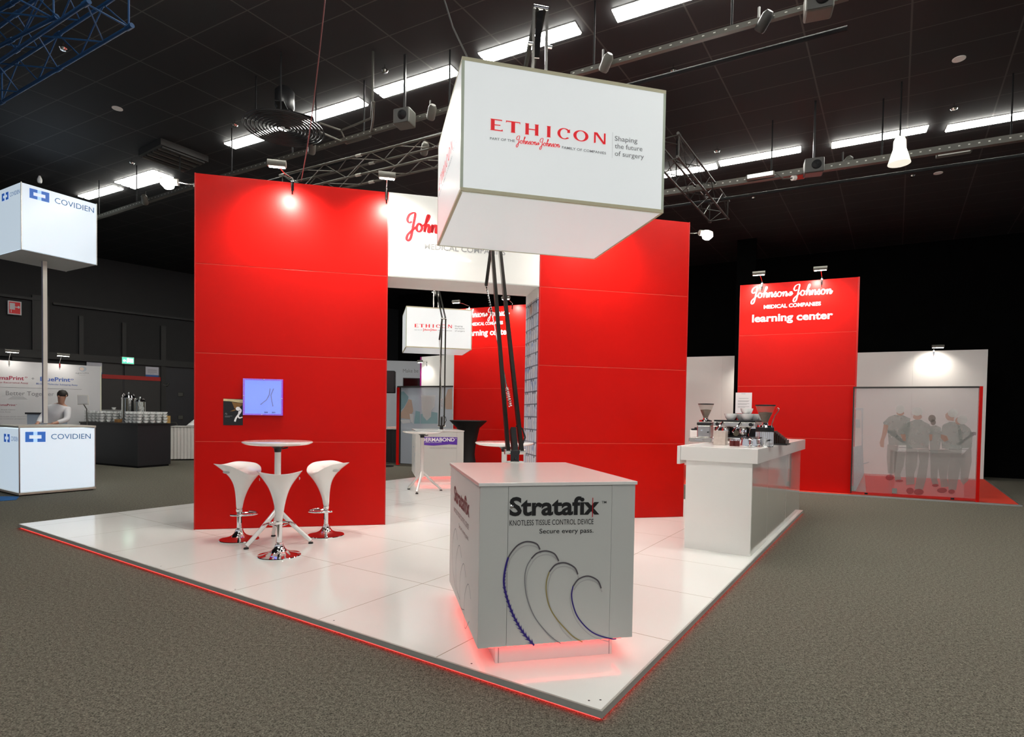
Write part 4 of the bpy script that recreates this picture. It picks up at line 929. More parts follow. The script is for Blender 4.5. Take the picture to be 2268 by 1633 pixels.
# espresso machine
ym = .80; xm0, xm1 = fitx(1577, ym), fitx(1672, ym); mw = xm1-xm0; zt_ = KF.pix(1625, 931, ym)[1]-zst
EM = thing('espresso_machine', 'chrome two group espresso machine on the coffee counter between the two grinders', 'espresso machine', KF.w(xm0, ym, zst+.001), KA)
MB().box(0, .0, .035, mw, .46, .085).build('drip_base', CHROME, EM, bev=.006); MB().box(.02, .0, .085, mw-.02, .22, .098).build('drip_grille', BLACK, EM)
MB().box(.0, .22, .085, mw, .48, zt_-.03).build('rear_body', CHROME, EM, bev=.01); MB().box(-.005, .02, zt_-.085, mw+.005, .48, zt_-.02).build('upper_body', STEEL, EM, bev=.012)
MB().box(.01, .02, zt_-.019, mw-.01, .47, zt_).build('cup_tray', BLACK, EM, bev=.004); MB().box(-.05, .30, .12, -.012, .5, zt_-.04).build('side_panel', BLACK, EM)
MB().box(.02, .2195, .10, mw-.02, .2199, zt_-.10).build('splash_plate', BLACK, EM)
for x in (.02, mw-.06): MB().cyl((x+.02, .05, 0), (x+.02, .05, .035), .02, 10).build('foot', RUBBER, EM, True)
for k, x in enumerate((mw*.27, mw*.68)):
    g = MB().lathe([(.040, -.10), (.045, -.09), (.045, -.02), (.035, 0)], 24, (x, .10, zt_-.085)).build('group_head', CHROME, EM, True)
    MB().lathe([(.036, -.135), (.042, -.13), (.042, -.105), (.0001, -.104)], 24, (x, .10, zt_-.085)).build('filter_basket', CHROME, g, True)
    MB().tube([(x, .06, zt_-.20), (x+.01, -.02, zt_-.205), (x+.03, -.13, zt_-.215)], .014, 10).build('filter_handle', BLACK, g, True)
    MB().tube([(x-.02, .10, zt_-.22), (x-.03, .07, zt_-.25)], .009, 8).build('spout', CHROME, g, True)
    MB().tube([(x, .08, zt_-.06), (x-.01, -.03, zt_-.03), (x-.03, -.12, zt_-.09), (x-.06, -.16, zt_-.14)], .011, 8).build('lever', CHROME, g, True)
for sx in (.06, mw-.05): MB().tube([(sx, .06, zt_-.07), (sx, -.03, zt_-.09), (sx-.01, -.06, zt_-.2), (sx-.015, -.05, .14)], .006, 8).build('steam_wand', CHROME, EM, True); MB().cyl((sx, .02, zt_-.05), (sx, -.02, zt_-.05), .022, 14).build('steam_knob', BLACK, EM, True)
MB().lathe([(.0001, 0), (.034, 0), (.036, .008), (.034, .010)], 20, (0, 0, 0)).build('pressure_gauge', mat('gauge_face', (.7, .62, .42), .4, noise=.02), EM, True)
o_ = [c for c in EM.children if c.name.startswith('pressure_gauge')][0]; o_.location = (mw*.47, .215, zt_*.46); o_.rotation_euler = (PI/2, 0, 0)
def cup_mesh(r=.045, h=.055):
    m_ = MB(); m_.lathe([(r*.5, 0), (r*.55, .003), (r*.8, h*.35), (r*.97, h*.8), (r, h), (r*.94, h), (r*.75, h*.38), (r*.45, .008), (.0001, .007)], 24); return m_
CUPO = None
for k, (px, tilt, dz) in enumerate(((1619, 0, 0), (1638, .5, .0), (1644, 0, .04), (1655, 0, 0), (1664, .4, 0), (1672, 0, 0))):
    x = fitx(px, ym+.15)-xm0; y = .10+.13*(k % 3)
    if CUPO is None: c = CUPO = tag(cup_mesh(.075, .078).build('coffee_cup', CERAMIC, None, True), None, 'cup', 'cups on the espresso machine')
    else: c = CUPO.copy(); COL.objects.link(c)
    c.location = KF.w(xm0+x, ym+y, zst+zt_+.001+dz); c['label'] = ['leftmost white cup on top of the espresso machine', 'tilted white cup, second from the left on the espresso machine', 'white cup stacked highest on the espresso machine', 'white cup in the middle of the espresso machine top', 'tilted white cup right of the middle on the espresso machine', 'rightmost white cup on the espresso machine, beside the grinder hopper'][k]
    if dz: c.location.z += .028
    c.rotation_euler = (0, 0, 0)
# right grinder, jugs, rack, tray
yg = .60; s2 = (KF.pix(1690, 896, yg)[1]-zst)/.562; grinder('right coffee grinder with ribbed steel body, in front of the red booth wall', KF.w((fitx(1669, yg)+fitx(1709, yg))/2+.01, yg+.06, zst+.0005), s2, True)
for k, px in enumerate((1650, 1665)):
    x = fitx(px, .30); J = thing('milk_jug', ['steel milk jug in front of the espresso machine', 'dark mirrored steel milk jug next to the right grinder'][k], 'jug', KF.w(x, .30+.08*k, zst+.0005), KA)
    MB().lathe([(.040, 0), (.044, .004), (.046, .03), (.038, .075), (.040, .105), (.037, .105), (.034, .075), (.0001, .01)], 24).build('body', CHROME, J, True); MB().tube([(.038, 0, .09), (.07, 0, .085), (.072, 0, .04), (.044, 0, .03)], .006, 8).build('handle', CHROME, J, True)
xr = fitx(1712, 1.25); RK = thing('cup_rack', 'black ribbed wedge rack right of the ribbed grinder', 'rack', KF.w(xr, 1.25, zst+.0005), KA)
for k in range(7): MB().box(.022*k, 0, .02, .022*k+.010, .26, .17-.018*k).build('rib', BLKTUBE, RK)
MB().box(0, 0, 0, .155, .28, .02).build('base', BLACK, RK); 
pz_ = KF.w(fitx(1697, 1.0), 1.02, zst); 
TR = thing('wire_spoon', 'bent steel wire spoon leaning behind the right grinder hopper', 'spoon', KF.w(fitx(1703, 1.0), 1.05, zst+.0), KA)
MB().tube([(-.02, 0, 0), (.0, 0, .2), (.05, 0, .36), (.085, 0, .41), (.095, 0, .44), (.08, 0, .45), (.07, 0, .43)], .005, 8).build('wire', STEEL, TR, True); MB().lathe([(.025, .004), (.02, 0), (.0001, 0)], 14, (-.02, 0, 0)).build('bowl', STEEL, TR, True)
ST = thing('sugar_box', 'clear box of sachets beside the espresso machine front', 'box', KF.w(fitx(1580, .55), .55, zst+.0005), KA)
w_ = fitx(1606, .62)-fitx(1580, .62); MB().box(0, 0, 0, w_, .12, .17).build('box', mat('clear_box', (.75, .66, .60), .1, alpha=.5, noise=.2, nscale=30), ST); MB().box(.01, .01, .01, w_-.01, .11, .13).build('sachets', mat('sachet_paper', (.66, .52, .46), .6, noise=.3, nscale=60), ST)
for k, (px, r) in enumerate(((1622, .03), (1632, .03))): B_o = thing('coffee_tin', ['small dark red tin left, under the espresso machine front', 'small dark red tin right, under the espresso machine front'][k], 'tin', KF.w(fitx(px, .5), .5, zst+.0005), KA); MB().lathe([(r, 0), (r, .07), (.0001, .072)], 18).build('can', mat('dark_red_tin', (.10, .012, .010), .35, noise=.1), B_o, True); MB().lathe([(r*1.03, .062), (r*1.03, .075), (.0001, .076)], 18).build('lid', CHROME, B_o, True)
RG = thing('cash_tray', 'small white till with black knobs behind the left grinder', 'till', KF.w(fitx(1527, 2.0), 2.0, zst+.0005), KA); MB().box(0, 0, 0, .26, .3, .14).build('base', WHITEM, RG, bev=.01); [MB().lathe([(.0001, .02), (.022, .015), (.022, 0)], 12, (.07+.08*k, .06, .16)).build('knob', BLACK, RG, True) for k in range(2)]; MB().box(.02, .0, .14, .24, .1, .16).build('key_panel', BLACK, RG)
# ================================================================== learning booths (right, and the one behind seen through the doorway)
BO = Vector((4.859, 12.489, .03)); BAN = math.radians(-24); BF = Frame(BO, BAN); BL = 2.223
BH = BF.pix(1760, 623.5, 0)[1]
x2, y2 = kx if False else (0, 0)
def loc(Fr, p): d = Vector((p.x, p.y, 0))-Vector((Fr.o.x, Fr.o.y, 0)); return d.dot(Fr.x), d.dot(Fr.y)
xc, yc = loc(BF, onz(2258, 1122)); xw, yw = loc(BF, onz(2186, 1065))
cp = thing('booth_carpet', 'bright red carpet floor of the right booth with a pale metal edge', 'carpet', (BO.x, BO.y, 0), BAN)
yf = yc+.02
v = [(-3.5, yf), (xc, yf), (xw, yw+.3), (-3.5, yw+.3)]
m_ = MB(); m_.add([(x, y, 0.001) for x, y in v]+[(x, y, .028) for x, y in v], [(0, 3, 2, 1), (4, 5, 6, 7), (0, 1, 5, 4), (1, 2, 6, 5), (2, 3, 7, 6), (3, 0, 4, 7)]); m_.build('carpet_tile', REDCARPET, cp)
MB().box(-3.5, yf-.06, .001, xc+.03, yf-.002, .029).build('edge_trim', ALU, cp)
d_ = Vector((xw-xc, yw+.3-yf, 0)); MB().bar((xc+.02, yf, .014), (xw+.02, yw+.3, .014), .03, .028).build('edge_trim', ALU, cp)
LW_ = thing('booth_wall_panel', 'tall red wall of the right booth, lettered in white', 'partition', BO, BAN)
NP = 4; ph = BH/NP
for k in range(NP): MB().box(.01, 0, k*ph+.003, BL-.03, .02, (k+1)*ph-.003).build('wall_panel', RED, LW_, bev=.002)
MB().box(.0, .02, .0, BL-.002, .10, BH-.004).build('wall_core', REDDK, LW_); MB().box(BL-.03, -.004, 0, BL, .019, BH).build('edge_profile', REDDK, LW_); MB().box(0, -.002, 0, .01, .019, BH).build('edge_profile', REDDK, LW_)
for k in range(1, NP): MB().box(.01, .004, k*ph-.003, BL-.03, .012, k*ph+.003).build('joint', MATS['joint_red'], LW_)
c6 = lambda x, y: (1600+x/7.0875, 590+y/7.0875)
lt = MB(); pscript(BF, lt, c6(465, 500), c6(1735, 430), 10.8, 0, .24, .003); ptext(BF, lt, 'MEDICAL COMPANIES', c6(650, 668), c6(1545, 612), 7.6, 0, .028, .003); ptext(BF, lt, 'learning center', c6(465, 877), c6(1733, 820), 15.5, 0, .028, .003)
lt.build_parts('lettering', WHITEINK, LW_)['label'] = 'white cursive name, white capitals and white words'
for px, l in ((1688, 'left of the two arm lamps on the tall red wall of the right booth'), (1820, 'right of the two arm lamps on the tall red wall of the right booth')):
    arm_lamp(l, BF, BF.pix(px, 625, 0)[0], BH, .42, .12, 100, head=.24, side=-.06)
xa, zt = BF.pix(1629.5, 870); xb, za = BF.pix(1664.5, 916)
PP = thing('notice_sheet', 'white printed notice sheet on the red booth wall, behind the coffee cups', 'notice', BF.w(xa, -.004, za), BAN); MB().box(0, -.001, 0, xb-xa, .003, zt-za).build('paper', mat('white_paper', (.74, .70, .72), .7, noise=.02), PP)
m_ = MB(); [m_.add([(a*(xb-xa), -.0025, z*(zt-za)), (b*(xb-xa), -.0025, z*(zt-za)), (b*(xb-xa), -.0025, (z+.012)*(zt-za)), (a*(xb-xa), -.0025, (z+.012)*(zt-za))], [(0, 1, 2, 3)]) for a, b, z in ((.35, .6, .94), (.2, .8, .72), (.15, .85, .60), (.15, .8, .56), (.15, .85, .46), (.15, .7, .42), (.15, .85, .32), (.15, .6, .28))]; m_.build('print', LGREY, PP)
# white wall behind
ybk = yw+.05; xl_ = BF.pix(1480, 800, ybk)[0]; xr_ = BF.pix(2184, 900, ybk)[0]; hb = (BF.pix(1900, 781, ybk)[1]+BF.pix(2170, 775, ybk)[1])/2
WB = thing('booth_back_panel', 'white back wall of the right booth, lit by an arm lamp', 'partition', BF.w(xl_, ybk, 0), BAN)
for k in range(5): a, b = (xr_-xl_)*k/5, (xr_-xl_)*(k+1)/5; MB().box(a+.001, 0, 0, b-.001, .05, hb).build('wall_panel', WHITEM, WB)
MB().box(0, .05, 0, xr_-xl_, .08, hb).build('wall_core', WHITEM, WB)
arm_lamp('arm lamp on top of the white back wall of the right booth', BF, BF.pix(2068, 778, ybk)[0], hb, .42, .06, 38, y=ybk, head=.26)
arm_lamp('arm lamp on the white back wall, hidden behind the tall red wall', BF, BF.pix(1690, 778, ybk)[0], hb, .42, .06, 170, y=ybk, head=.26)
# glass screen with the printed group of people in scrubs
yg_ = -.17; xg0 = BF.pix(1890, 950, yg_)[0]; xg1 = BF.pix(2166, 950, yg_)[0]; zg1 = (BF.pix(1890, 856, yg_)[1]+BF.pix(2166, 857, yg_)[1])/2
FROST = mat('frosted_print_film', (.50, .43, .44), .25, alpha=.30, noise=.03, nscale=3)
GP = thing('glass_screen', 'framed translucent screen printed with people in scrubs, right of the red booth wall', 'screen', BF.w(xg0, yg_, 0), BAN); gw = xg1-xg0
MB().box(.0, 0, .06, gw, .010, zg1-.03).build('glass_pane', FROST, GP)
MB().box(-.02, -.01, zg1-.03, gw+.02, .03, zg1).build('frame_rail', DARKB, GP); MB().box(-.02, -.01, .02, -.001, .03, zg1-.03).build('frame_post', DARKB, GP); MB().box(gw+.001, -.02, .0, gw+.05, .05, zg1-.0).build('frame_post', RED, GP)['label'] = 'red right post'; MB().box(-.02, -.01, .02, gw, .03, .058).build('frame_rail', REDDK, GP)['label'] = 'red bottom rail'
for x in (.25, gw-.35): MB().lathe([(.0001, -.02), (.03, -.015), (.03, .015), (.0001, .02)], 14, (x, -.0, .035)).build('castor', BLACK, GP, True)
for x in (.04, .72): MB().box(x-.04, -.014, .07, x+.04, -.001, .17).build('pane_clip', STEEL, GP)
c5 = lambda x, y: BF.pix(1860+x/5.444, 830+y/5.444, yg_)
def pr(name, m, polys, eps):
    for P in polys: MB().flat([(c5(*p)[0]-xg0, c5(*p)[1]) for p in P], -eps*4).build(name, m, GP)
SCR = mat('printed_scrubs', (.24, .25, .23), .5, alpha=.56, noise=.08, nscale=8); SCR2 = mat('printed_trousers', (.27, .25, .23), .5, alpha=.56, noise=.08, nscale=8); SKN = mat('printed_skin', (.40, .20, .14), .5, alpha=.56, noise=.05); CAPM = mat('printed_cap', (.50, .48, .46), .5, alpha=.66, noise=.08, nscale=20); SHO = mat('printed_shoe', (.30, .03, .035), .5, alpha=.66, noise=.1); HAIR = mat('printed_hair', (.13, .10, .08), .5, alpha=.66, noise=.1)
E1 = lambda cx, cy, rx, ry, n=20: [(cx+rx*math.cos(2*PI*k/n), cy+ry*math.sin(2*PI*k/n)) for k in range(n)]
pr('printed_floor', mat('printed_red_floor', (.62, .10, .10), .5, alpha=.56, noise=.06), [[(300,1215),(1660,1275),(1670,1520),(320,1440)]], .0006)
pr('printed_trousers', SCR2, [[(575,840),(700,860),(690,1000),(660,1180),(645,1195),(580,1190),(565,1000)], [(650,930),(790,940),(770,1100),(730,1200),(740,1270),(665,1275),(650,1100)], [(1090,960),(1190,960),(1180,1150),(1175,1270),(1190,1320),(1120,1330),(1095,1250)], [(1460,980),(1585,860),(1590,1050),(1560,1200),(1545,1280),(1490,1330),(1455,1280)]], .0010)
pr('printed_scrubs', SCR, [[(590,510),(660,485),(760,490),(850,530),(840,700),(800,850),(590,850),(580,700),(520,580)], [(1100,620),(1160,610),(1220,640),(1225,760),(1195,960),(1090,960),(1080,760)], [(1420,590),(1500,600),(1570,650),(1600,720),(1590,880),(1470,890),(1430,760)]], .0014)
pr('printed_skin', SKN, [[(530,600),(585,610),(570,700),(535,790),(530,880),(490,870),(480,820),(505,740)], E1(730, 465, 45, 30), E1(1430, 560, 40, 45)], .0016)
pr('printed_cap', CAPM, [E1(725, 420, 55, 52), E1(1475, 545, 62, 55)], .0020); pr('printed_hair', HAIR, [E1(1110, 530, 45, 45), E1(1125, 575, 32, 36)], .0020)
pr('printed_trousers', SCR2, [[(800,880),(940,900),(930,1100),(895,1200),(900,1320),(800,1330),(790,1100)], [(940,900),(1080,890),(1060,1100),(1040,1250),(1000,1390),(900,1380),(930,1220),(960,1050)], [(1185,900),(1340,900),(1310,1100),(1290,1230),(1310,1350),(1220,1360),(1190,1150),(1170,1050)], [(1340,900),(1470,900),(1460,1100),(1420,1280),(1400,1390),(1310,1390),(1300,1200),(1320,1050)]], .0024)
pr('printed_scrubs', SCR, [[(860,560),(920,540),(980,545),(1080,600),(1135,690),(1120,720),(1080,720),(1070,890),(800,890),(790,720),(730,720),(710,680),(770,600)], [(1250,600),(1320,570),(1380,570),(1450,620),(1480,760),(1470,900),(1230,890),(1215,720),(1235,620)]], .0028)
pr('printed_skin', SKN, [[(730,720),(790,720),(795,800),(760,800)], [(1075,720),(1115,720),(1110,790),(1080,800)], E1(935, 510, 55, 35), [(1270,480),(1310,450),(1380,500),(1370,560),(1300,550),(1275,520)], [(1220,720),(1290,740),(1310,790),(1260,810),(1215,770)]], .0032)
pr('printed_cap', CAPM, [E1(930, 445, 65, 52), E1(1360, 465, 62, 50)], .0036)
pr('printed_shoe', SHO, [E1(600, 1240, 50, 34), E1(845, 1400, 45, 38), E1(950, 1415, 60, 38), E1(1230, 1395, 60, 30), E1(1345, 1410, 40, 26), E1(1150, 1335, 40, 18), E1(715, 1280, 48, 14)], .0038)
pr('printed_trolley', mat('printed_equipment', (.34, .34, .36), .5, alpha=.7, noise=.1), [[(185,400),(280,405),(280,430),(190,430)], [(262,430),(278,430),(275,900),(262,900)], [(165,870),(275,850),(290,1200),(190,1400),(165,1400)], [(185,540),(240,540),(245,640),(190,640)], [(250,1075),(350,1050),(350,1060),(260,1090)], [(165,1100),(185,1150),(220,1165),(190,1172)]], .0040)
# white table with trainer arms behind the screen
yt_ = .30; tx0 = BF.pix(1982, 1000, yt_)[0]; tx1 = BF.pix(2142, 1000, yt_)[0]; tz = BF.pix(2060, 1000, yt_)[1]
TB = thing('trainer_table', 'white table with two trainer boxes behind the translucent screen', 'table', BF.w(tx0, yt_, 0), BAN); tw = tx1-tx0
MB().box(0, 0, tz-.03, tw, .6, tz).build('table_top', WHITE, TB, bev=.003); MB().box(.02, .02, 0, tw-.02, .035, tz-.03).build('modesty_panel', WHITEM, TB)
for x in (.02, tw-.06): 
    for y in (.04, .54): MB().box(x, y, 0, x+.04, y+.04, tz-.03).build('leg', WHITEM, TB)
def trainer(label, px, a, flip, w):
    x = BF.pix(px, 985, yt_+.2)[0]; t = thing('arm_trainer', label, 'training device', BF.w(x, yt_+.2, tz+.0005), BAN+a)
    MB().prism([(0, 0), (w, 0), (w, .08), (w*.6, .13), (0, .15)], 0, .22).build('box', WHITE, t, bev=.004); MB().box(.01, -.003, .045, w-.01, 0, .052).build('seam', INK, t)
    for k in range(2): MB().bar((w*.5, .06+.1*k, .13), (w*.5+flip*(.20+.06*k), .04+.1*k, .35), .03, .035).build('arm', BLACK, t); MB().lathe([(.035, -.03), (.035, .03), (.0001, .035)], 14, (w*.5+flip*(.20+.06*k), .04+.1*k, .36)).build('instrument_head', BLACK, t, True)
    return t
trainer('trainer box with arms pointing left, on the table behind the screen', 1990, 0, -1, .24); trainer('larger trainer box with arms pointing right, on the table behind the screen', 2100, 0, 1, .36)
TL = thing('tool_tray', 'dark scattered instruments lying between the two trainer boxes', 'instruments', BF.w(BF.pix(2055, 998, yt_+.2)[0], yt_+.2, tz+.001), BAN)
for k in range(6): MB().bar((.06*k, .02*(k % 3), .008), (.06*k+.08, .03+.02*((k*2) % 3), .008), .012).build('instrument', BLACK, TL)

# ------------------------------------------------------------------ booth behind the doorway
Q0 = aty(1003, 955, 15.8); QF = Frame((Q0.x, Q0.y, .03), BAN); QH = QF.pix(1080, 680, 0)[1]; QL = QF.pix(1175, 800, 0)[0]+.6
t = LW2 = thing('booth_wall_panel', 'red wall lettered in white, seen through the doorway behind the boom', 'partition', QF.o, BAN)
for k in range(4): MB().box(.01, 0, k*QH/4+.003, QL-.01, .02, (k+1)*QH/4-.003).build('wall_panel', RED, t)
MB().box(0, .02, 0, QL, .10, QH-.004).build('wall_core', REDDK, t); [MB().box(.01, .004, k*QH/4-.003, QL-.01, .012, k*QH/4+.003).build('joint', MATS['joint_red'], t) for k in (1, 2, 3)]
lt = MB(); pscript(QF, lt, (1030, 704), (1128.5, 698.5), 8.6, 0, .24, .003); ptext(QF, lt, 'MEDICAL COMPANIES', (1044, 721.8), (1114, 718), 6.4, 0, .028, .003); ptext(QF, lt, 'learning center', (1030, 744.5), (1129, 740.5), 12.6, 0, .028, .003); lt.build_parts('lettering', WHITEINK, t)
for px, l in ((1040, 'arm lamp on the rear red wall, just right of the smaller lit box sign'), (1135, 'arm lamp on the rear red wall, hidden at the right of the doorway')): arm_lamp(l, QF, QF.pix(px, 680, 0)[0], QH, .42, .10, 100, head=.22, side=-.18 if px < 1100 else 0)
xg0, xg1 = QF.pix(885, 900, -.1)[0], QF.pix(1003, 900, -.1)[0]; zg = QF.pix(940, 855, -.1)[1]
t = thing('glass_screen', 'translucent screen printed with masked faces, left of the rear red wall', 'screen', QF.w(xg0, -.1, 0), BAN); gw = xg1-xg0-.01
MB().box(0, 0, .05, gw, .01, zg-.04).build('glass_pane', mat('bluish_print_film', (.42, .46, .52), .25, alpha=.55, noise=.05), t); MB().box(-.08, -.02, zg-.04, gw, .03, zg).build('frame_rail', DARKB, t); MB().box(-.09, -.02, 0, -.001, .05, zg-.041).build('frame_post', RED, t); MB().box(.0, -.012, .05, .05, -.001, zg-.041).build('frame_post', DARKB, t)
c3 = lambda x, y: (QF.pix(850+x/9.07, 780+y/9.07, -.1)[0]-xg0, QF.pix(850+x/9.07, 780+y/9.07, -.1)[1])
def pr2(name, m, polys, eps):
    for P in polys: MB().flat([c3(*p) for p in P], -eps*3).build(name, m, t)
TEAL = mat('printed_teal_cap', (.16, .33, .36), .5, alpha=.56, noise=.08); FSK = mat('printed_face', (.45, .29, .20), .5, alpha=.66, noise=.08); MSK = mat('printed_mask', (.55, .54, .54), .5, alpha=.66, noise=.04)
pr2('printed_cap', TEAL, [[(325,800),(400,790),(500,900),(480,980),(400,1120),(340,1180),(325,1000)], [(640,1180),(730,1200),(730,1440),(610,1440)], [(960,1200),(1080,1220),(1080,1440),(740,1440),(740,1250)]], .001)
pr2('printed_face', FSK, [[(500,950),(560,960),(590,1150),(590,1200),(550,1260),(530,1350),(330,1330),(345,1220),(430,1100)], [(790,1250),(880,1300),(940,1250),(960,900),(790,900),(760,1100)], [(1290,750),(1375,730),(1375,1150),(1250,1150),(1210,1000)]], .0014)
pr2('printed_mask', MSK, [[(520,1240),(600,1250),(600,1440),(540,1400)], [(330,1360),(520,1360),(540,1420),(380,1440)], [(750,870),(1040,870),(1020,1100),(960,1170),(950,1300),(870,1380),(790,1290),(770,1170)]], .0020)
# white walls, loudspeaker and skirted table beyond
p = aty(930, 900, 19.0); WFx = Frame((p.x, p.y, 0), math.radians(-40)); hW = WFx.pix(930, 791, 0)[1]
t = thing('booth_back_panel', 'beige white wall with a purple left edge, behind the rear printed screen', 'partition', WFx.o, WFx.a); MB().box(.06, 0, 0, 3.5, .08, hW).build('wall_panel', WHITEM, t); MB().box(0, -.01, 0, .058, .09, hW).build('edge_panel', mat('purple_edge', (.28, .01, .16), .4, noise=.05), t)
arm_lamp('small lit lamp on the beige wall behind the rear screen', WFx, WFx.pix(946, 800, -.0)[0], WFx.pix(946, 803, 0)[1], .30, .0, 18, head=.2)
p = aty(800, 900, 23); WG = Frame((p.x, p.y, 0), math.radians(8)); hG = WG.pix(900, 800, 0)[1]
t = thing('graphic_wall', 'pale grey wall with thin grey words, farthest back at the left of the doorway', 'partition', WG.o, WG.a); MB().box(0, 0, 0, 6, .1, hG).build('wall_panel', mat('cool_white_wall', (.60, .63, .67), .5, noise=.02), t)
lt = MB(); ptext(WG, lt, 'Make be', (892.5, 825.5), (926.5, 825.5), 8.0, 0, 0, .004); lt.build_parts('lettering', GREYINK, t)
x, z = WG.pix(892, 874, -.06); xb, zb = WG.pix(940, 838, -.06); SCn = thing('wall_screen', 'black flat screen on the pale grey wall, left of the purple edge', 'screen', WG.w(x, -.06, z), WG.a); MB().box(0, 0, 0, xb-x, .058, zb-z).build('case', BLACK, SCn, bev=.01); MB().box(.03, -.003, .03, xb-x-.03, -.0005, zb-z-.03).build('display', mat('black_glass', (.004, .004, .005), .08, noise=.05), SCn)
p = aty(852, 1018, 16.2); SPK = thing('loudspeaker', 'tall black loudspeaker on a pole behind the left red wall edge', 'loudspeaker', (p.x, p.y, 0), .1)
z0, z1 = aty(862, 871, 16.2).z, aty(862, 822, 16.2).z; MB().box(-.20, -.15, z0, .27, .15, z1).build('cabinet', BLACKM, SPK, bev=.02); MB().box(-.18, -.156, z0+.02, .25, -.1505, z1-.02).build('grille', BLACK, SPK); MB().cyl((0, 0, .02), (0, 0, z0), .02, 12).build('pole', BLACK, SPK, True); MB().lathe([(.25, 0), (.25, .015), (.03, .03)], 24).build('foot_plate', BLACK, SPK, True)
def skirt_table(label, px0, px1, py_top, py_bot, Y, m, top_m, ang=0, d=.8):
    a = aty(px0, py_bot, Y); b = aty(px1, py_bot, Y); zt = aty((px0+px1)/2, py_top, Y).z; w = (b-a).length
    t = thing('skirted_table', label, 'table', (a.x, a.y, 0), ang); sk = MB(); n = int(w/.022); pts = []
    for k in range(n+1): x = w*k/n; pts.append((x, -.018*math.sin(k*1.55)+.004*math.sin(k*.7)))
    for k in range(int(d/.022)+1): pts.append((w+.018*math.sin(k*1.55), d*k/int(d/.022)))
    sk.add([(x*1.0, y, .04) for x, y in pts]+[(x, y*.6, zt-.02) for x, y in pts], [(i, i+1, len(pts)+i+1, len(pts)+i) for i in range(len(pts)-1)])
    sk.build('skirt', m, t, True); MB().box(-.01, -.02, zt-.02, w+.01, d, zt).build('table_top', top_m, t, bev=.004)
    for x in (.06, w-.06):
        for y in (.08, d-.08): MB().cyl((x, y, 0), (x, y, zt-.021), .018, 10).build('leg', GREY, t, True)
    return t, w, zt
_, w_, zt_ = skirt_table('table with a dark pleated skirt and white top at the left of the doorway', 848, 912, 950, 1017, 17.0, CLOTHD, CLOTHW, .05)
a = aty(848, 1017, 17.0); t = thing('folded_cloth', 'flat pinkish folded cloth on the dark skirted table', 'cloth', (a.x+.08, a.y+.1, zt_+.001), .05); MB().box(0, 0, 0, .32, .3, .05).build('folds', mat('pink_cloth', (.55, .36, .33), .8, noise=.08, bump=.1), t, bev=.018); MB().box(.36, .03, 0, .56, .2, .03).build('folds', CLOTHW, t, bev=.01)
# black stretch-covered cocktail table
p = aty(1036, 1018, 14.2); hT = aty(1036, 931, 14.2).z; ct_t = thing('cocktail_table', 'round cocktail table in a tight black stretch cover, right of the back counter', 'table', (p.x, p.y, 0)); r0 = .46
MB().lathe([(.33, 0), (.31, .06), (.20, .32), (.17, .52), (.19, .74), (.28, hT*.86), (r0-.02, hT-.04), (r0, hT-.02), (r0-.01, hT-.001)], 40).build('stretch_cover', STRETCH, ct_t, True); MB().lathe([(.0001, hT), (r0-.012, hT-.0005), (r0-.012, hT-.012)], 40).build('table_top', BLACK, ct_t, True)
# ================================================================== left: lit counter and box, backdrop, buffet
V0 = Vector((-8.268, 9.67, 0)); V1 = Vector((-7.594, 10.507, 0)); VA = math.radians(57); VW = 1.116; VF = Frame(V0, VA); VH = VF.pix(42.6, 944, 0)[1]
def litbox(t, w, d, h, z0, m=COOLBOX, trim=WOODTRIM):
    e = .014
    MB().box(e, 0, z0+e, w-e, .012, z0+h-e).build('front_panel', m, t); MB().box(0, e, z0+e, .012, d-e, z0+h-e).build('side_panel', m, t); MB().box(w-.012, e, z0+e, w, d-e, z0+h-e).build('side_panel', m, t); MB().box(e, d-.012, z0+e, w-e, d, z0+h-e).build('back_panel', m, t)
    for x in (0, w-e):
        for y in (0, d-e): MB().box(x-.001, y-.001, z0, x+e+.001, y+e+.001, z0+h).build('corner_post', ALU, t)
VC = thing('lit_counter', 'cool white lit counter at the left edge with blue logo, foot of the pole', 'counter', V0, VA)
litbox(VC, VW, VW, VH-.09, .055); MB().box(-.006, -.006, 0.02, VW+.006, VW+.006, .054).build('base_trim', WOODTRIM, VC); MB().box(.03, .03, 0, VW-.03, VW-.03, .02).build('plinth', BLACK, VC); MB().box(-.008, -.008, VH-.034, VW+.008, VW+.008, VH).build('counter_top', mat('pale_counter_top', (.62, .60, .52), .3, coat=.2, noise=.02), VC, bev=.003)
c2b = lambda x, y: (x/3.711, 740+y/3.711)
LBL = mat('logo_blue', (.06, .20, .62), .4, emit=(.03, .16, .70), estr=.25, noise=.02); LBT = mat('logo_pale_blue', (.40, .58, .85), .4, emit=(.42, .65, .95), estr=.55, noise=.02)
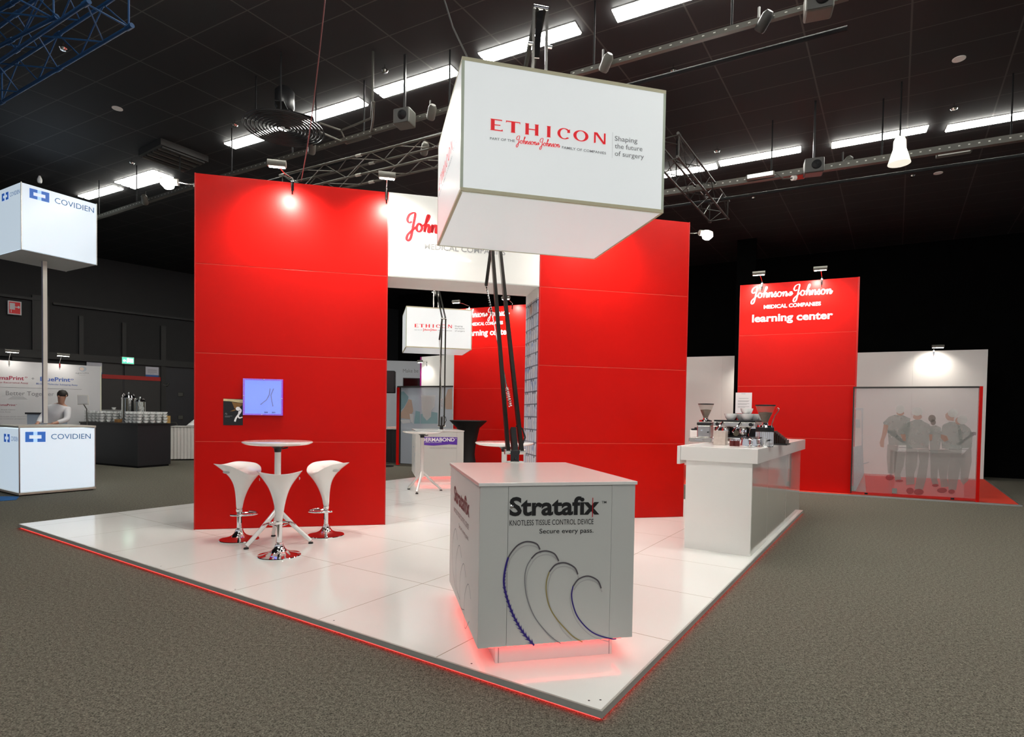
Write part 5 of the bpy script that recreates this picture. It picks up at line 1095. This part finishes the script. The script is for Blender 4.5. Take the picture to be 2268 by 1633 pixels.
def logo(Fr, t, cc, x0, x1, y0, y1, tx0, tx1, ty, cap, slope=0.0, side=None):
    """square bracket cross logo and the name"""
    q = lambda x, y: Fr.pix(*cc(x, y+slope*(x-x0)))
    def P(mb, a, b, c, d):
        k = lambda u, v: q(x0+(x1-x0)*u, y0+(y1-y0)*v); mb.flat([k(a, b), k(c, b), k(c, d), k(a, d)], -.003)
    m_ = MB()
    for half in (((0, 0, .40, .33), (0, .33, .20, .67), (0, .67, .40, 1)), ((.60, 0, 1, .33), (.80, .33, 1, .67), (.60, .67, 1, 1))):
        m_ = MB()
        for a, b, c, d in half: P(m_, a, b, c, d)
        m_.weld = True; m_.build('logo', LBL, t)
    m_ = MB(); m_ = MB(); P(m_, .40, .0, .60, .33); m_.build('logo', LBT, t); m_ = MB(); P(m_, .40, .67, .60, 1); m_.build('logo', LBT, t)
    m_ = MB(); ptext(Fr, m_, 'COVIDIEN', cc(tx0, ty), cc(tx1, ty+slope*(tx1-tx0)), cap, 0, 0, .003); m_.build_parts('lettering', mat('lit_slate_ink', (.05, .13, .28), .4, emit=(.05, .16, .40), estr=.18, noise=.02), t)
logo(VF, VC, c2b, 207, 374, 805, 889, 420, 745, 865, 11.5, -.012)
def sidelogo(t, w, zt, s):
    bx = -w*.62
    for half in (((0, 0, .40, .33), (0, .33, .20, .67), (0, .67, .40, 1)), ((.60, 0, 1, .33), (.80, .33, 1, .67), (.60, .67, 1, 1))):
        m_ = MB()
        for a, b, c, d in half: m_.flat([(bx+a*.28, zt-b*.14), (bx+c*.28, zt-b*.14), (bx+c*.28, zt-d*.14), (bx+a*.28, zt-d*.14)], -.003)
        toside(m_).build('logo', LBL, t)
    m_ = MB(); text(m_, 'COVIDIEN', bx+.34, -.04, zt-.11, .075, -.003); toside(m_).build_parts('lettering', MATS['lit_slate_ink'], t)
sidelogo(VC, VW, VH-.15, 1)
p_ = onz(99.7, 938, VH); zb_ = aty(102.4, 579, p_.y).z
Yr = min((abs(aty(47, 552.5, 8+.01*k).z-zb_), 8+.01*k) for k in range(400))[1]
bl = aty(47, 552.5, Yr); XA = math.radians(61); XW = min((abs((1134-215.6)/F_PX + (bl.x+w*math.cos(XA))/(bl.y+w*math.sin(XA))), w) for w in [.6+.005*k for k in range(200)])[1]
XH = aty(50, 402, Yr).z-zb_
XB = thing('lit_box', 'cool white lit box with blue logo, raised on a pole over the lit counter', 'sign', (bl.x, bl.y, zb_), XA); litbox(XB, XW, XW, XH, 0); MB().box(.015, .015, .0, XW-.015, XW-.015, .012).build('bottom_panel', mat('grey_bottom', (.50, .52, .52), .4, noise=.02), XB)
XF = Frame((bl.x, bl.y, zb_), XA); c1b = lambda x, y: (x/3.711, 380+y/3.711)
logo(XF, XB, c1b, 242, 405, 135, 215, 450, 772, 258, 12, .26); sidelogo(XB, XW, XH-.10, 1)
for m_o in (): pass
pc = VF.w(VW*.5, VW*.5, VH); pc = Vector((p_.x, p_.y, VH+.0005)); PO = thing('sign_pole', 'slim pale metal pole between the lit counter and the lit box above it', 'pole', pc, VA)
MB().box(-.035, -.035, .012, .035, .035, zb_-VH-.002).build('profile', mat('pale_anodised', (.74, .72, .66), .35, .2, noise=.03), PO); MB().lathe([(.09, 0), (.09, .010), (.04, .012)], 24).build('foot_plate', ALU, PO, True); MB().box(-.038, -.012, .012, -.0355, .012, zb_-VH-.003).build('groove', mat('violet_edge_line', (.10, .09, .25), .4, noise=.05), PO)  # violet strip along the left edge of the pole
bm_ = MB(); q = [onz(-120, 1100), onz(42, 1101), onz(36, 1108), onz(-120, 1118)]; bm_.add([(p.x, p.y, .0) for p in q]+[(p.x, p.y, .008) for p in q], [(4, 5, 6, 7), (0, 1, 5, 4), (1, 2, 6, 5), (2, 3, 7, 6), (3, 0, 4, 7)]); tag(bm_.build('floor_mat', BLUEMAT), 'blue carpet mat at the left edge beside the lit counter', 'mat')
# backdrop
pr_ = aty(222, 905, 16.5); pl_ = aty(-70, 905, 14.35); GA = math.atan2(pr_.y-pl_.y, pr_.x-pl_.x); GF = Frame((pl_.x, pl_.y, 0), GA); GW = (pr_-pl_).length; GW = math.hypot(pr_.x-pl_.x, pr_.y-pl_.y); GH = (GF.pix(10, 800.5)[1]+GF.pix(220, 810)[1])/2
BD = thing('backdrop', 'large pale printed backdrop at the left, behind the lit counter', 'backdrop', GF.o, GA)
MB().box(0, 0, 0, GW, .06, GH).build('panel', mat('pale_print', (.50, .50, .51), .5, emit=None, noise=.04, nscale=1.5), BD); MB().box(GW+.0005, -.005, 0, GW+.03, .065, GH).build('edge_profile', mat('pale_yellow_edge', (.62, .62, .48), .4, noise=.03), BD)
c1c = lambda x, y: (x/9.07, 780+y/9.07); MAR = mat('maroon_ink', (.30, .02, .05), .4, noise=.03); NB = mat('deep_blue_ink', (.03, .09, .34), .4, noise=.03)
lt = MB(); ptext(GF, lt, 'MammaPrint', c1c(-330, 545), c1c(480, 565), 8.5, 0, .018, .004); ptext(GF, lt, 'o', c1c(497, 520), c1c(552, 522), 4, 0, 0, .004); ptext(GF, lt, 'Breast Cancer Recurrence Assay', c1c(-360, 615), c1c(565, 640), 4, 0, 0, .004); ptext(GF, lt, 'MammaPrint', c1c(-150, 1080), c1c(310, 1085), 4.6, 0, .012, .004); ptext(GF, lt, 'o', c1c(318, 1062), c1c(342, 1062), 2, 0, 0, .004); lt.build_parts('lettering', MAR, BD)['label'] = 'dark red lettering'
lt = MB(); ptext(GF, lt, 'BluePrint', c1c(808, 580), c1c(1410, 596), 8.8, 0, .018, .004); ptext(GF, lt, 'o', c1c(1420, 565), c1c(1478, 566), 4.5, 0, 0, .004); ptext(GF, lt, '80-Gene Molecular Subtyping Assay', c1c(725, 650), c1c(1560, 680), 3.6, 0, 0, .004); lt.build_parts('lettering', NB, BD)['label'] = 'blue lettering'
lt = MB(); ptext(GF, lt, '+', c1c(630, 570), c1c(690, 572), 8, 0, 0, .004); ptext(GF, lt, 'Better Together', c1c(115, 865), c1c(1085, 885), 9.4, 0, 0, .004); ptext(GF, lt, 'agendia', c1c(1515, 435), c1c(1785, 435), 3.4, 0, 0, .004); ptext(GF, lt, 'DECODING CANCER', c1c(1590, 468), c1c(1715, 468), 1, 0, 0, .004)
for y0, y1, l0, l1 in ((705, 750, -40, 1640),): (xa, za), (xb, zb) = GF.pix(*c1c(l0, y0)), GF.pix(*c1c(l1, y1)); lt.mark(); lt.add([(xa, -.004, za-.004), (xb, -.004, zb-.004), (xb, -.004, zb+.004), (xa, -.004, za+.004)], [(0, 1, 2, 3)])
ptext(GF, lt, 'Predicts Breast Cancer', c1c(-160, 1168), c1c(312, 1168), 2.2, 0, 0, .004); ptext(GF, lt, 'Recurrence Assay', c1c(-160, 1212), c1c(215, 1212), 2.2, 0, 0, .004); ptext(GF, lt, 'early breast cancer recurrence', c1c(-40, 1305), c1c(545, 1305), 2.2, 0, 0, .004); ptext(GF, lt, 'your treatment, prospective', c1c(-40, 1352), c1c(520, 1352), 2.2, 0, 0, .004)
lt.build_parts('lettering', GREYINK, BD)['label'] = 'grey lettering and rule'
m_ = MB(); cx_, cz_ = GF.pix(*c1c(1660, 340)); m_.flat([(cx_+.09*math.cos(a*.3), cz_+.075*math.sin(a*.3)) for a in range(21)], -.004); m_.build('logo', mat('pale_ring', (.36, .40, .46), .4, noise=.1), BD); m_ = MB(); m_.flat([(cx_-.02+.05*math.cos(a*.3), cz_+.045*math.sin(a*.3)) for a in range(21)], -.006); m_.build('logo', mat('pale_peach', (.62, .48, .40), .4, noise=.1), BD)
m_ = MB(); m_.flat([GF.pix(*c1c(*p)) for p in ((150, 950), (560, 955), (460, 890), (250, 885))], -.003); m_.build('printed_shape', mat('pale_grey_shape', (.40, .40, .41), .5, noise=.05), BD)
for px, l in ((20, 'small pale lamp head above the backdrop at the picture edge'), (132, 'small pale lamp head above the backdrop, right of the pole')):
    xx = GF.pix(px, 805)[0]; arm_lamp(l, GF, xx, GH, .35, .22, 8, head=.28)
# small counter, tablet stand, person
pa = aty(60, 936, 13.6); pb_ = aty(200, 936, 13.9); zc = aty(70, 914, 13.6).z; SCN = thing('reception_counter', 'small counter with black top in front of the backdrop, beside the person', 'counter', (pa.x, pa.y, 0), .22); w_ = .62
MB().box(0, 0, 0, w_, .45, zc-.04).build('cabinet', mat('bluish_white_cabinet', (.42, .50, .60), .4, noise=.02), SCN); MB().box(-.03, -.03, zc-.04, w_+.06, .48, zc).build('counter_top', BLACK, SCN, bev=.003)
p = aty(186, 905, 13.9); TS = thing('tablet_stand', 'tilted white tablet frame on a thin stand, right of the person', 'stand', (p.x, p.y, 0), .25); zt2 = aty(180, 895, 13.9).z
fr_ = MB().bar((-.02, .02, zt2-.02), (-.02, -.0, zt2+.22), .24, .014, up=(0, 1, 0)).build('tablet', mat('tablet_grey', (.8, .78, .74), .35, noise=.03), TS); MB().bar((-.02, -.012, zt2+.0), (-.02, -.026, zt2+.20), .20, .004, up=(0, 1, 0)).build('screen', mat('tablet_screen', (.7, .7, .7), .4, noise=.03), fr_)
MB().tube([(-.02, .02, zt2), (.04, .04, zt2-.12), (.06, .04, .02)], .012, 8).build('pole', GREY, TS, True); MB().lathe([(.16, 0), (.16, .012), (.02, .025)], 24, (.06, .04, 0)).build('foot_plate', GREY, TS, True)
def skinned(name, nodes, edges, m, parent, sub=2, root=0):
    me = bpy.data.meshes.new(name); me.from_pydata([n[0] for n in nodes], edges, []); me.materials.append(m)
    o = bpy.data.objects.new(name, me); COL.objects.link(o); o.parent = parent
    md = o.modifiers.new('skin', 'SKIN'); md.use_smooth_shade = True
    for i, n in enumerate(nodes):
        r = n[1]; me.skin_vertices[0].data[i].radius = (r, r) if not isinstance(r, tuple) else r
        me.skin_vertices[0].data[i].use_root = (i == root)
    s_ = o.modifiers.new('subdivision', 'SUBSURF'); s_.levels = sub; s_.render_levels = sub
    return o
hp = aty(142, 876, 12.9); PE = thing('person', 'person in a white shirt bending over the small counter, in front of the backdrop', 'person', (hp.x-.30, hp.y, 0), .0)
HZ = hp.z-.03; sk_ = 1.0
SKIN = mat('skin', (.50, .27, .19), .5, noise=.05)
# pelvis, spine bending to the right (towards the tablet), neck, head; two legs; two arms reaching forward and down
hip = 1.0; N_ = [((0, 0, hip), .15), ((.05, -.0, hip+.18), .14), ((.13, -.02, hip+.36), .155), ((.20, -.03, hip+.52), .13), ((.255, -.04, hip+.60), .055), ((.29, -.06, HZ-.06), .070), ((.30, -.065, HZ+.04), .092), ((.305, -.055, HZ+.11), .072),
      ((-.09, .0, hip-.10), .095), ((-.10, -.03, .48), .062), ((-.10, .02, .09), .045), ((-.10, -.12, .045), .038),
      ((.09, .0, hip-.10), .095), ((.11, -.03, .48), .062), ((.12, .02, .09), .045), ((.12, -.12, .045), .038),
      ((.02, -.04, hip+.50), .065), ((-.10, -.14, hip+.26), .048), ((-.02, -.34, hip+.14), .036), ((.0, -.41, hip+.13), .030),
      ((.36, .02, hip+.48), .065), ((.43, -.08, hip+.24), .048), ((.33, -.30, hip+.16), .036), ((.31, -.37, hip+.15), .030)]
ED_ = [(0, 1), (1, 2), (2, 3), (3, 4), (4, 5), (5, 6), (6, 7), (0, 8), (8, 9), (9, 10), (10, 11), (0, 12), (12, 13), (13, 14), (14, 15), (3, 16), (16, 17), (17, 18), (18, 19), (3, 20), (20, 21), (21, 22), (22, 23)]
skinned('body', N_, ED_, SKIN, PE)
sh = [((0, 0, hip-.06), .17), ((.05, 0, hip+.18), .165), ((.13, -.02, hip+.36), .18), ((.20, -.03, hip+.50), .15), ((.245, -.04, hip+.575), .07), ((.02, -.04, hip+.49), .085), ((-.10, -.14, hip+.26), .065), ((-.03, -.31, hip+.15), .052), ((.36, .02, hip+.47), .085), ((.43, -.08, hip+.24), .065), ((.34, -.27, hip+.17), .052)]
skinned('shirt', sh, [(0, 1), (1, 2), (2, 3), (3, 4), (3, 5), (5, 6), (6, 7), (3, 8), (8, 9), (9, 10)], mat('white_shirt', (.70, .70, .72), .8, noise=.04), PE)
skinned('trousers', [((0, 0, hip-.02), .165), ((-.09, 0, hip-.12), .11), ((-.10, -.03, .48), .08), ((-.10, .02, .10), .07), ((.09, 0, hip-.12), .11), ((.11, -.03, .48), .08), ((.12, .02, .10), .07)], [(0, 1), (1, 2), (2, 3), (0, 4), (4, 5), (5, 6)], mat('dark_trousers', (.03, .03, .035), .8, noise=.1), PE)
MB().lathe([(.0001, .118), (.06, .10), (.095, .05), (.102, .0), (.092, -.03), (.084, -.03), (.09, .0), (.0001, .03)], 24, (.30, -.045, HZ+.035)).build('hair', mat('dark_hair', (.02, .015, .012), .6, noise=.2), PE, True)
fz_ = MB(); fz_.lathe([(.0001, .012), (.012, .006), (.014, -.008), (.0001, -.014)], 10, (.30, -.160, HZ+.01)); fz_.build('nose', SKIN, PE, True)
for sg in (-1, 1): MB().lathe([(.0001, .010), (.009, .005), (.009, -.005), (.0001, -.010)], 10, (.30+sg*.032, -.150, HZ+.04)).build('eye', INK, PE, True); MB().lathe([(.0001, .03), (.012, .015), (.012, -.015), (.0001, -.03)], 10, (.30+sg*.094, -.06, HZ+.02)).build('ear', SKIN, PE, True)
MB().box(.275, -.152, HZ-.042, .325, -.146, HZ-.035).build('mouth', mat('lips', (.35, .12, .10), .5, noise=.05), PE)
for hx, hy, hz_ in ((.0, -.41, hip+.13), (.31, -.37, hip+.15)):
    for k in range(4): MB().tube([(hx-.03+.02*k, hy-.02, hz_), (hx-.032+.021*k, hy-.06-.005*(k % 3), hz_-.004), (hx-.032+.021*k, hy-.085-.006*((k+1) % 3), hz_-.022)], .009, 8, .007).build('finger', SKIN, PE, True)
    MB().tube([(hx+.03, hy, hz_), (hx+.05, hy-.03, hz_-.005), (hx+.05, hy-.055, hz_-.012)], .010, 8, .008).build('thumb', SKIN, PE, True)
# black buffet counter
K0 = Vector((-9.482, 14.611, 0)); K1 = Vector((-9.153, 15.388, 0)); KAn = math.radians(64); BKF = Frame(K0, KAn); bw_ = .86; bd = 2.55; bh = BKF.pix(305, 938.5, 0)[1]
BK = thing('buffet_counter', 'matt black buffet counter with cups and urns on it', 'counter', K0, KAn); BKM = mat('black_counter_laminate', (.016, .017, .020), .38, noise=.05)
MB().box(0, 0, .05, bw_, bd, bh-.03).build('cabinet', BKM, BK); MB().box(-.02, -.02, bh-.03, bw_+.05, bd+.03, bh).build('counter_top', BLACK, BK, bev=.003); MB().box(.03, .03, 0, bw_-.03, bd-.03, .05).build('plinth', BLACKM, BK)
CUP2 = cup_mesh(.062, .058); SAU = MB().lathe([(.035, 0), (.04, .002), (.078, .012), (.080, .014), (.076, .015), (.038, .006), (.0001, .005)], 20)
cupo = tag(CUP2.build('stacked_cup', CERAMIC, None, True), 'white cup in the stacked block at the near end of the black buffet counter', 'cup', 'stacked cups near end'); sauo = tag(SAU.build('stacked_saucer', CERAMIC, None, True), 'white saucer among the cups at the near end of the black buffet counter', 'saucer', 'stacked saucers near end')
first = True
def stack_block(x0, y0, nx, ny, nz, lc, ls, gc, gs):
    global first
    for i in range(nx):
        for j in range(ny):
            for k in range(nz):
                p = BKF.w(x0+.168*i+.004*((i*7+j*3+k) % 3), y0+.168*j, bh+.0005+k*.076)
                if first: s_, c_ = sauo, cupo; first = False
                else:
                    s_ = sauo.copy(); COL.objects.link(s_); c_ = cupo.copy(); COL.objects.link(c_)
                s_.location = p; c_.location = p+Vector((0, 0, .0155)); s_['label'], s_['group'], c_['label'], c_['group'] = ls, gs, lc, gc
stack_block(.09, .09, 5, 4, 4, cupo['label'], sauo['label'], 'stacked cups near end', 'stacked saucers near end')
stack_block(.09, 1.72, 4, 5, 4, 'white cup in the block at the far left end of the black buffet counter', 'white saucer among cups at the far left end of the black buffet counter', 'stacked cups far end', 'stacked saucers far end')
def urn(label, px, py0, py1, wpx, yl):
    x, z = BKF.pix(px, py0, yl); p = BKF.w(x, yl, bh+.0005); t = thing('coffee_urn', label, 'urn', p, KAn); h = BKF.pix(px, py1, yl)[1]-bh; r = wpx*p.y/F_PX/2
    MB().lathe([(r*.98, 0), (r, .01), (r, h*.78), (r*1.04, h*.79), (r*1.04, h*.81), (r*.95, h*.82)], 36).build('tank', CHROME, t, True); MB().lathe([(r*.95, h*.82), (r*.8, h*.88), (r*.3, h*.92), (.0001, h*.93)], 30).build('lid', CHROME, t, True); MB().lathe([(.012, h*.92), (.03, h*.96), (.02, h), (.0001, h)], 14).build('lid_knob', CHROME, t, True)
    for sg in (-1, 1): MB().tube([(sg*r*.5, 0, h*.87), (sg*r*.75, 0, h*.95), (sg*r*.95, 0, h*.87)], .010, 8).build('lid_handle', CHROME, t, True)
    MB().cyl((0, -r*1.0, h*.14), (0, -r*1.35, h*.14), .014, 8).build('tap', CHROME, t, True); return t
urn('larger chrome coffee urn standing on the black buffet counter', 285, 915, 869, 27, 1.18); urn('smaller chrome coffee urn, right of the larger urn', 310, 915, 879, 22, .86)
for k, (px, py, l) in enumerate(((240, 934, 'left white square bowl between the cup blocks'), (252, 935, 'right white square bowl, next to the brown box'))):
    p = onz(px, py, bh); t = thing('square_bowl', l, 'bowl', (p.x, p.y, bh+.0005), KAn); m_ = MB(); rr = [[(sx*a, sy*a, z) for sx, sy in ((-1, -1), (1, -1), (1, 1), (-1, 1))] for a, z in ((.05, 0), (.075, .09), (.070, .09), (.046, .006))]; m_.loft(rr); m_.build('bowl', CERAMIC, t); MB().box(-.055, -.055, .04, .055, .055, .06).build('sachets', WHITEM, t)
p = onz(266, 936, bh); t = thing('tea_box', 'flat brown box beside the white square bowls', 'box', (p.x, p.y, bh+.0005), KAn); MB().box(-.09, -.06, 0, .07, .1, .08).build('box', BROWN, t, bev=.004); MB().box(-.085, -.055, .081, .065, .095, .086).build('lid', BROWN, t)
p = BKF.w(bw_-.05, .10, bh); t = thing('wood_box', 'pale wooden box behind the near cup block', 'box', (p.x, p.y, bh+.0005), KAn); MB().box(-.03, -.05, 0, .08, .12, .20).build('box', mat('pale_wood', (.42, .26, .08), .5, noise=.2), t, bev=.004); MB().box(-.031, -.02, .13, -.0295, .03, .15).build('slot', INK, t)
p = aty(252, 908, 18.2); TRY = thing('side_table', 'white topped side table behind the black buffet counter', 'table', (p.x, p.y, 0), KAn); zt3 = p.z; MB().box(-.3, -.9, zt3-.03, .3, .9, zt3).build('table_top', WHITEM, TRY); [MB().box(x, y, 0, x+.04, y+.04, zt3-.03).build('leg', GREY, TRY) for x in (-.28, .24) for y in (-.86, .82)]
c_ = cupo.copy(); COL.objects.link(c_); c_.name = 'teacup'; c_.location = (p.x, p.y, zt3+.016); c_['label'] = 'single white cup on the side table, left of the larger urn'; del c_['group']; s_ = sauo.copy(); COL.objects.link(s_); s_.name = 'tea_saucer'; s_.location = (p.x, p.y, zt3+.0005); s_['label'] = 'saucer under the single cup on the side table'; del s_['group']
# trolley handle and white skirted table
p = onz(379, 1010); t = thing('hand_trolley', 'dark folding trolley leaning at the right end of the black buffet counter', 'trolley', (p.x, p.y, 0), KAn-1.2); MB().tube([(-.16, 0, .12), (-.16, .06, 1.02), (-.12, .07, 1.08), (.12, .07, 1.08), (.16, .06, 1.02), (.16, 0, .12)], .018, 8).build('frame', GREY, t, True); [MB().cyl((x-.02, 0, .09), (x+.02, 0, .09), .09, 18).build('wheel', RUBBER, t, True) for x in (-.19, .19)]; MB().box(-.17, -.25, .05, .17, 0, .065).build('foot_plate', BLACK, t)
_, w_, zt_ = skirt_table('table with a white pleated skirt, right of the black buffet counter', 377, 460, 945, 1014, 17.0, CLOTHW, CLOTHW, .35)
a = aty(406, 945, 17.15); t = thing('folded_cloth', 'crumpled heap of white cloth on the white skirted table', 'cloth', (a.x, a.y+.15, zt_+.001), .3); m_ = MB()
for k in range(6):
    for j in range(4): pass
N2 = 14; vs = [(.75*i/N2, .42*j/N2, .02+.16*max(0, math.sin(PI*i/N2)*math.sin(PI*j/N2))**.6*(1+.35*math.sin(i*2.1+j*1.3)+.25*math.sin(j*2.7-i))) for i in range(N2+1) for j in range(N2+1)]
m_.add(vs, [(i*(N2+1)+j, (i+1)*(N2+1)+j, (i+1)*(N2+1)+j+1, i*(N2+1)+j+1) for i in range(N2) for j in range(N2)]); m_.add([(x, y, 0) for x, y, z in vs], [(i*(N2+1)+j, i*(N2+1)+j+1, (i+1)*(N2+1)+j+1, (i+1)*(N2+1)+j) for i in range(N2) for j in range(N2)]); m_.build('folds', mat('bright_white_cloth', (.78, .78, .78), .85, noise=.04), t, True)
# signs on the left wall
def wallsign(name, label, cat, x0, y0, x1, y1, d=.06):
    (xa, za), (xb, zb) = LW.pix(x0, y1, -d), LW.pix(x1, y0, -d); return thing(name, label, cat, LW.w(xa, -d, za), LA), xb-xa, zb-za
d_ = .20; t, w, h = wallsign('exit_sign', 'green and white lit exit sign under the beam of the left wall', 'sign', 270, 792, 297, 806, d_)
MB().box(0, 0, 0, w, d_-.002, h).build('housing', WHITEM, t); MB().box(.01, -.004, .02, w-.01, -.0005, h-.02).build('face', mat('lit_green_sign', (.10, .5, .3), .4, emit=(.10, .75, .42), estr=1.1, noise=.03), t); m_ = MB(); m_.flat([(w*.62, h*.25), (w*.92, h*.25), (w*.92, h*.78), (w*.62, h*.78)], -.006); m_.flat([(w*.08, h*.45), (w*.2, h*.25), (w*.2, h*.38), (w*.34, h*.38), (w*.34, h*.55), (w*.2, h*.55), (w*.2, h*.68)], -.006); ribbon(m_, [(w*.42, h*.25), (w*.5, h*.45), (w*.48, h*.62)], .05, -.006, pen=False); ribbon(m_, [(w*.56, h*.28), (w*.5, h*.45), (w*.58, h*.55)], .04, -.006, pen=False); m_.flat([(w*.5+.035*math.cos(k*.6), h*.72+.035*math.sin(k*.6)) for k in range(11)], -.006); m_.build('pictogram', mat('lit_white_sign', (.9, 1, .95), .4, emit=(.85, 1, .92), estr=1.6, noise=.02), t)
t, w, h = wallsign('notice_board', 'white and blue notice on the double door, right of the exit sign', 'notice', 322.5, 814, 351.5, 834, .085); MB().box(0, 0, 0, w, .009, h).build('sheet', mat('notice_white', (.66, .64, .70), .5, noise=.03), t); MB().box(0, -.002, 0, w, -.0003, h*.18).build('blue_band', mat('notice_blue', (.02, .13, .42), .5, noise=.03), t); m_ = MB(); [m_.flat([(w*.15, h*z), (w*.85, h*z), (w*.85, h*(z+.035)), (w*.15, h*(z+.035))], -.003) for z in (.42, .56, .68)]; [m_.box(w*(.35+.08*k), -.004, h*.27, w*(.39+.08*k), -.0005, h*.32) for k in range(4)]; m_.build('print', GREYINK, t)
t, w, h = wallsign('notice_board', 'white notice half hidden behind the right end of the backdrop', 'notice', 192, 804, 226, 828, .085); MB().box(0, 0, 0, w, .009, h).build('sheet', MATS['notice_white'], t); MB().box(0, -.002, 0, w, -.0003, h*.18).build('blue_band', MATS['notice_blue'], t)
t, w, h = wallsign('fire_hose_sign', 'red square fire hose sign with a white symbol on the left wall', 'sign', 17.5, 669, 47.5, 695.5, .15); MB().box(0, 0, 0, w, .149, h).build('plate', WHITEINK, t); MB().box(.03, -.004, .03, w-.03, -.0005, h-.03).build('red_field', mat('sign_red', (.55, .015, .02), .45, emit=(.8, .02, .02), estr=.12, noise=.03), t); m_ = MB(); m_.flat([(w*.14, h*.36), (w*.52, h*.36), (w*.52, h*.84), (w*.14, h*.84)], -.006); m_.flat([(w*.5, h*.53), (w*.72, h*.53), (w*.72, h*.60), (w*.5, h*.60)], -.006); m_.flat([(w*.79+.09*w*math.cos(k*.6), h*.57+.10*h*math.sin(k*.6)) for k in range(11)], -.006); m_.box(w*.22, -.007, h*.14, w*.26, -.0045, h*.34); m_.build('symbol', WHITEINK, t)
bpy.context.view_layer.update()
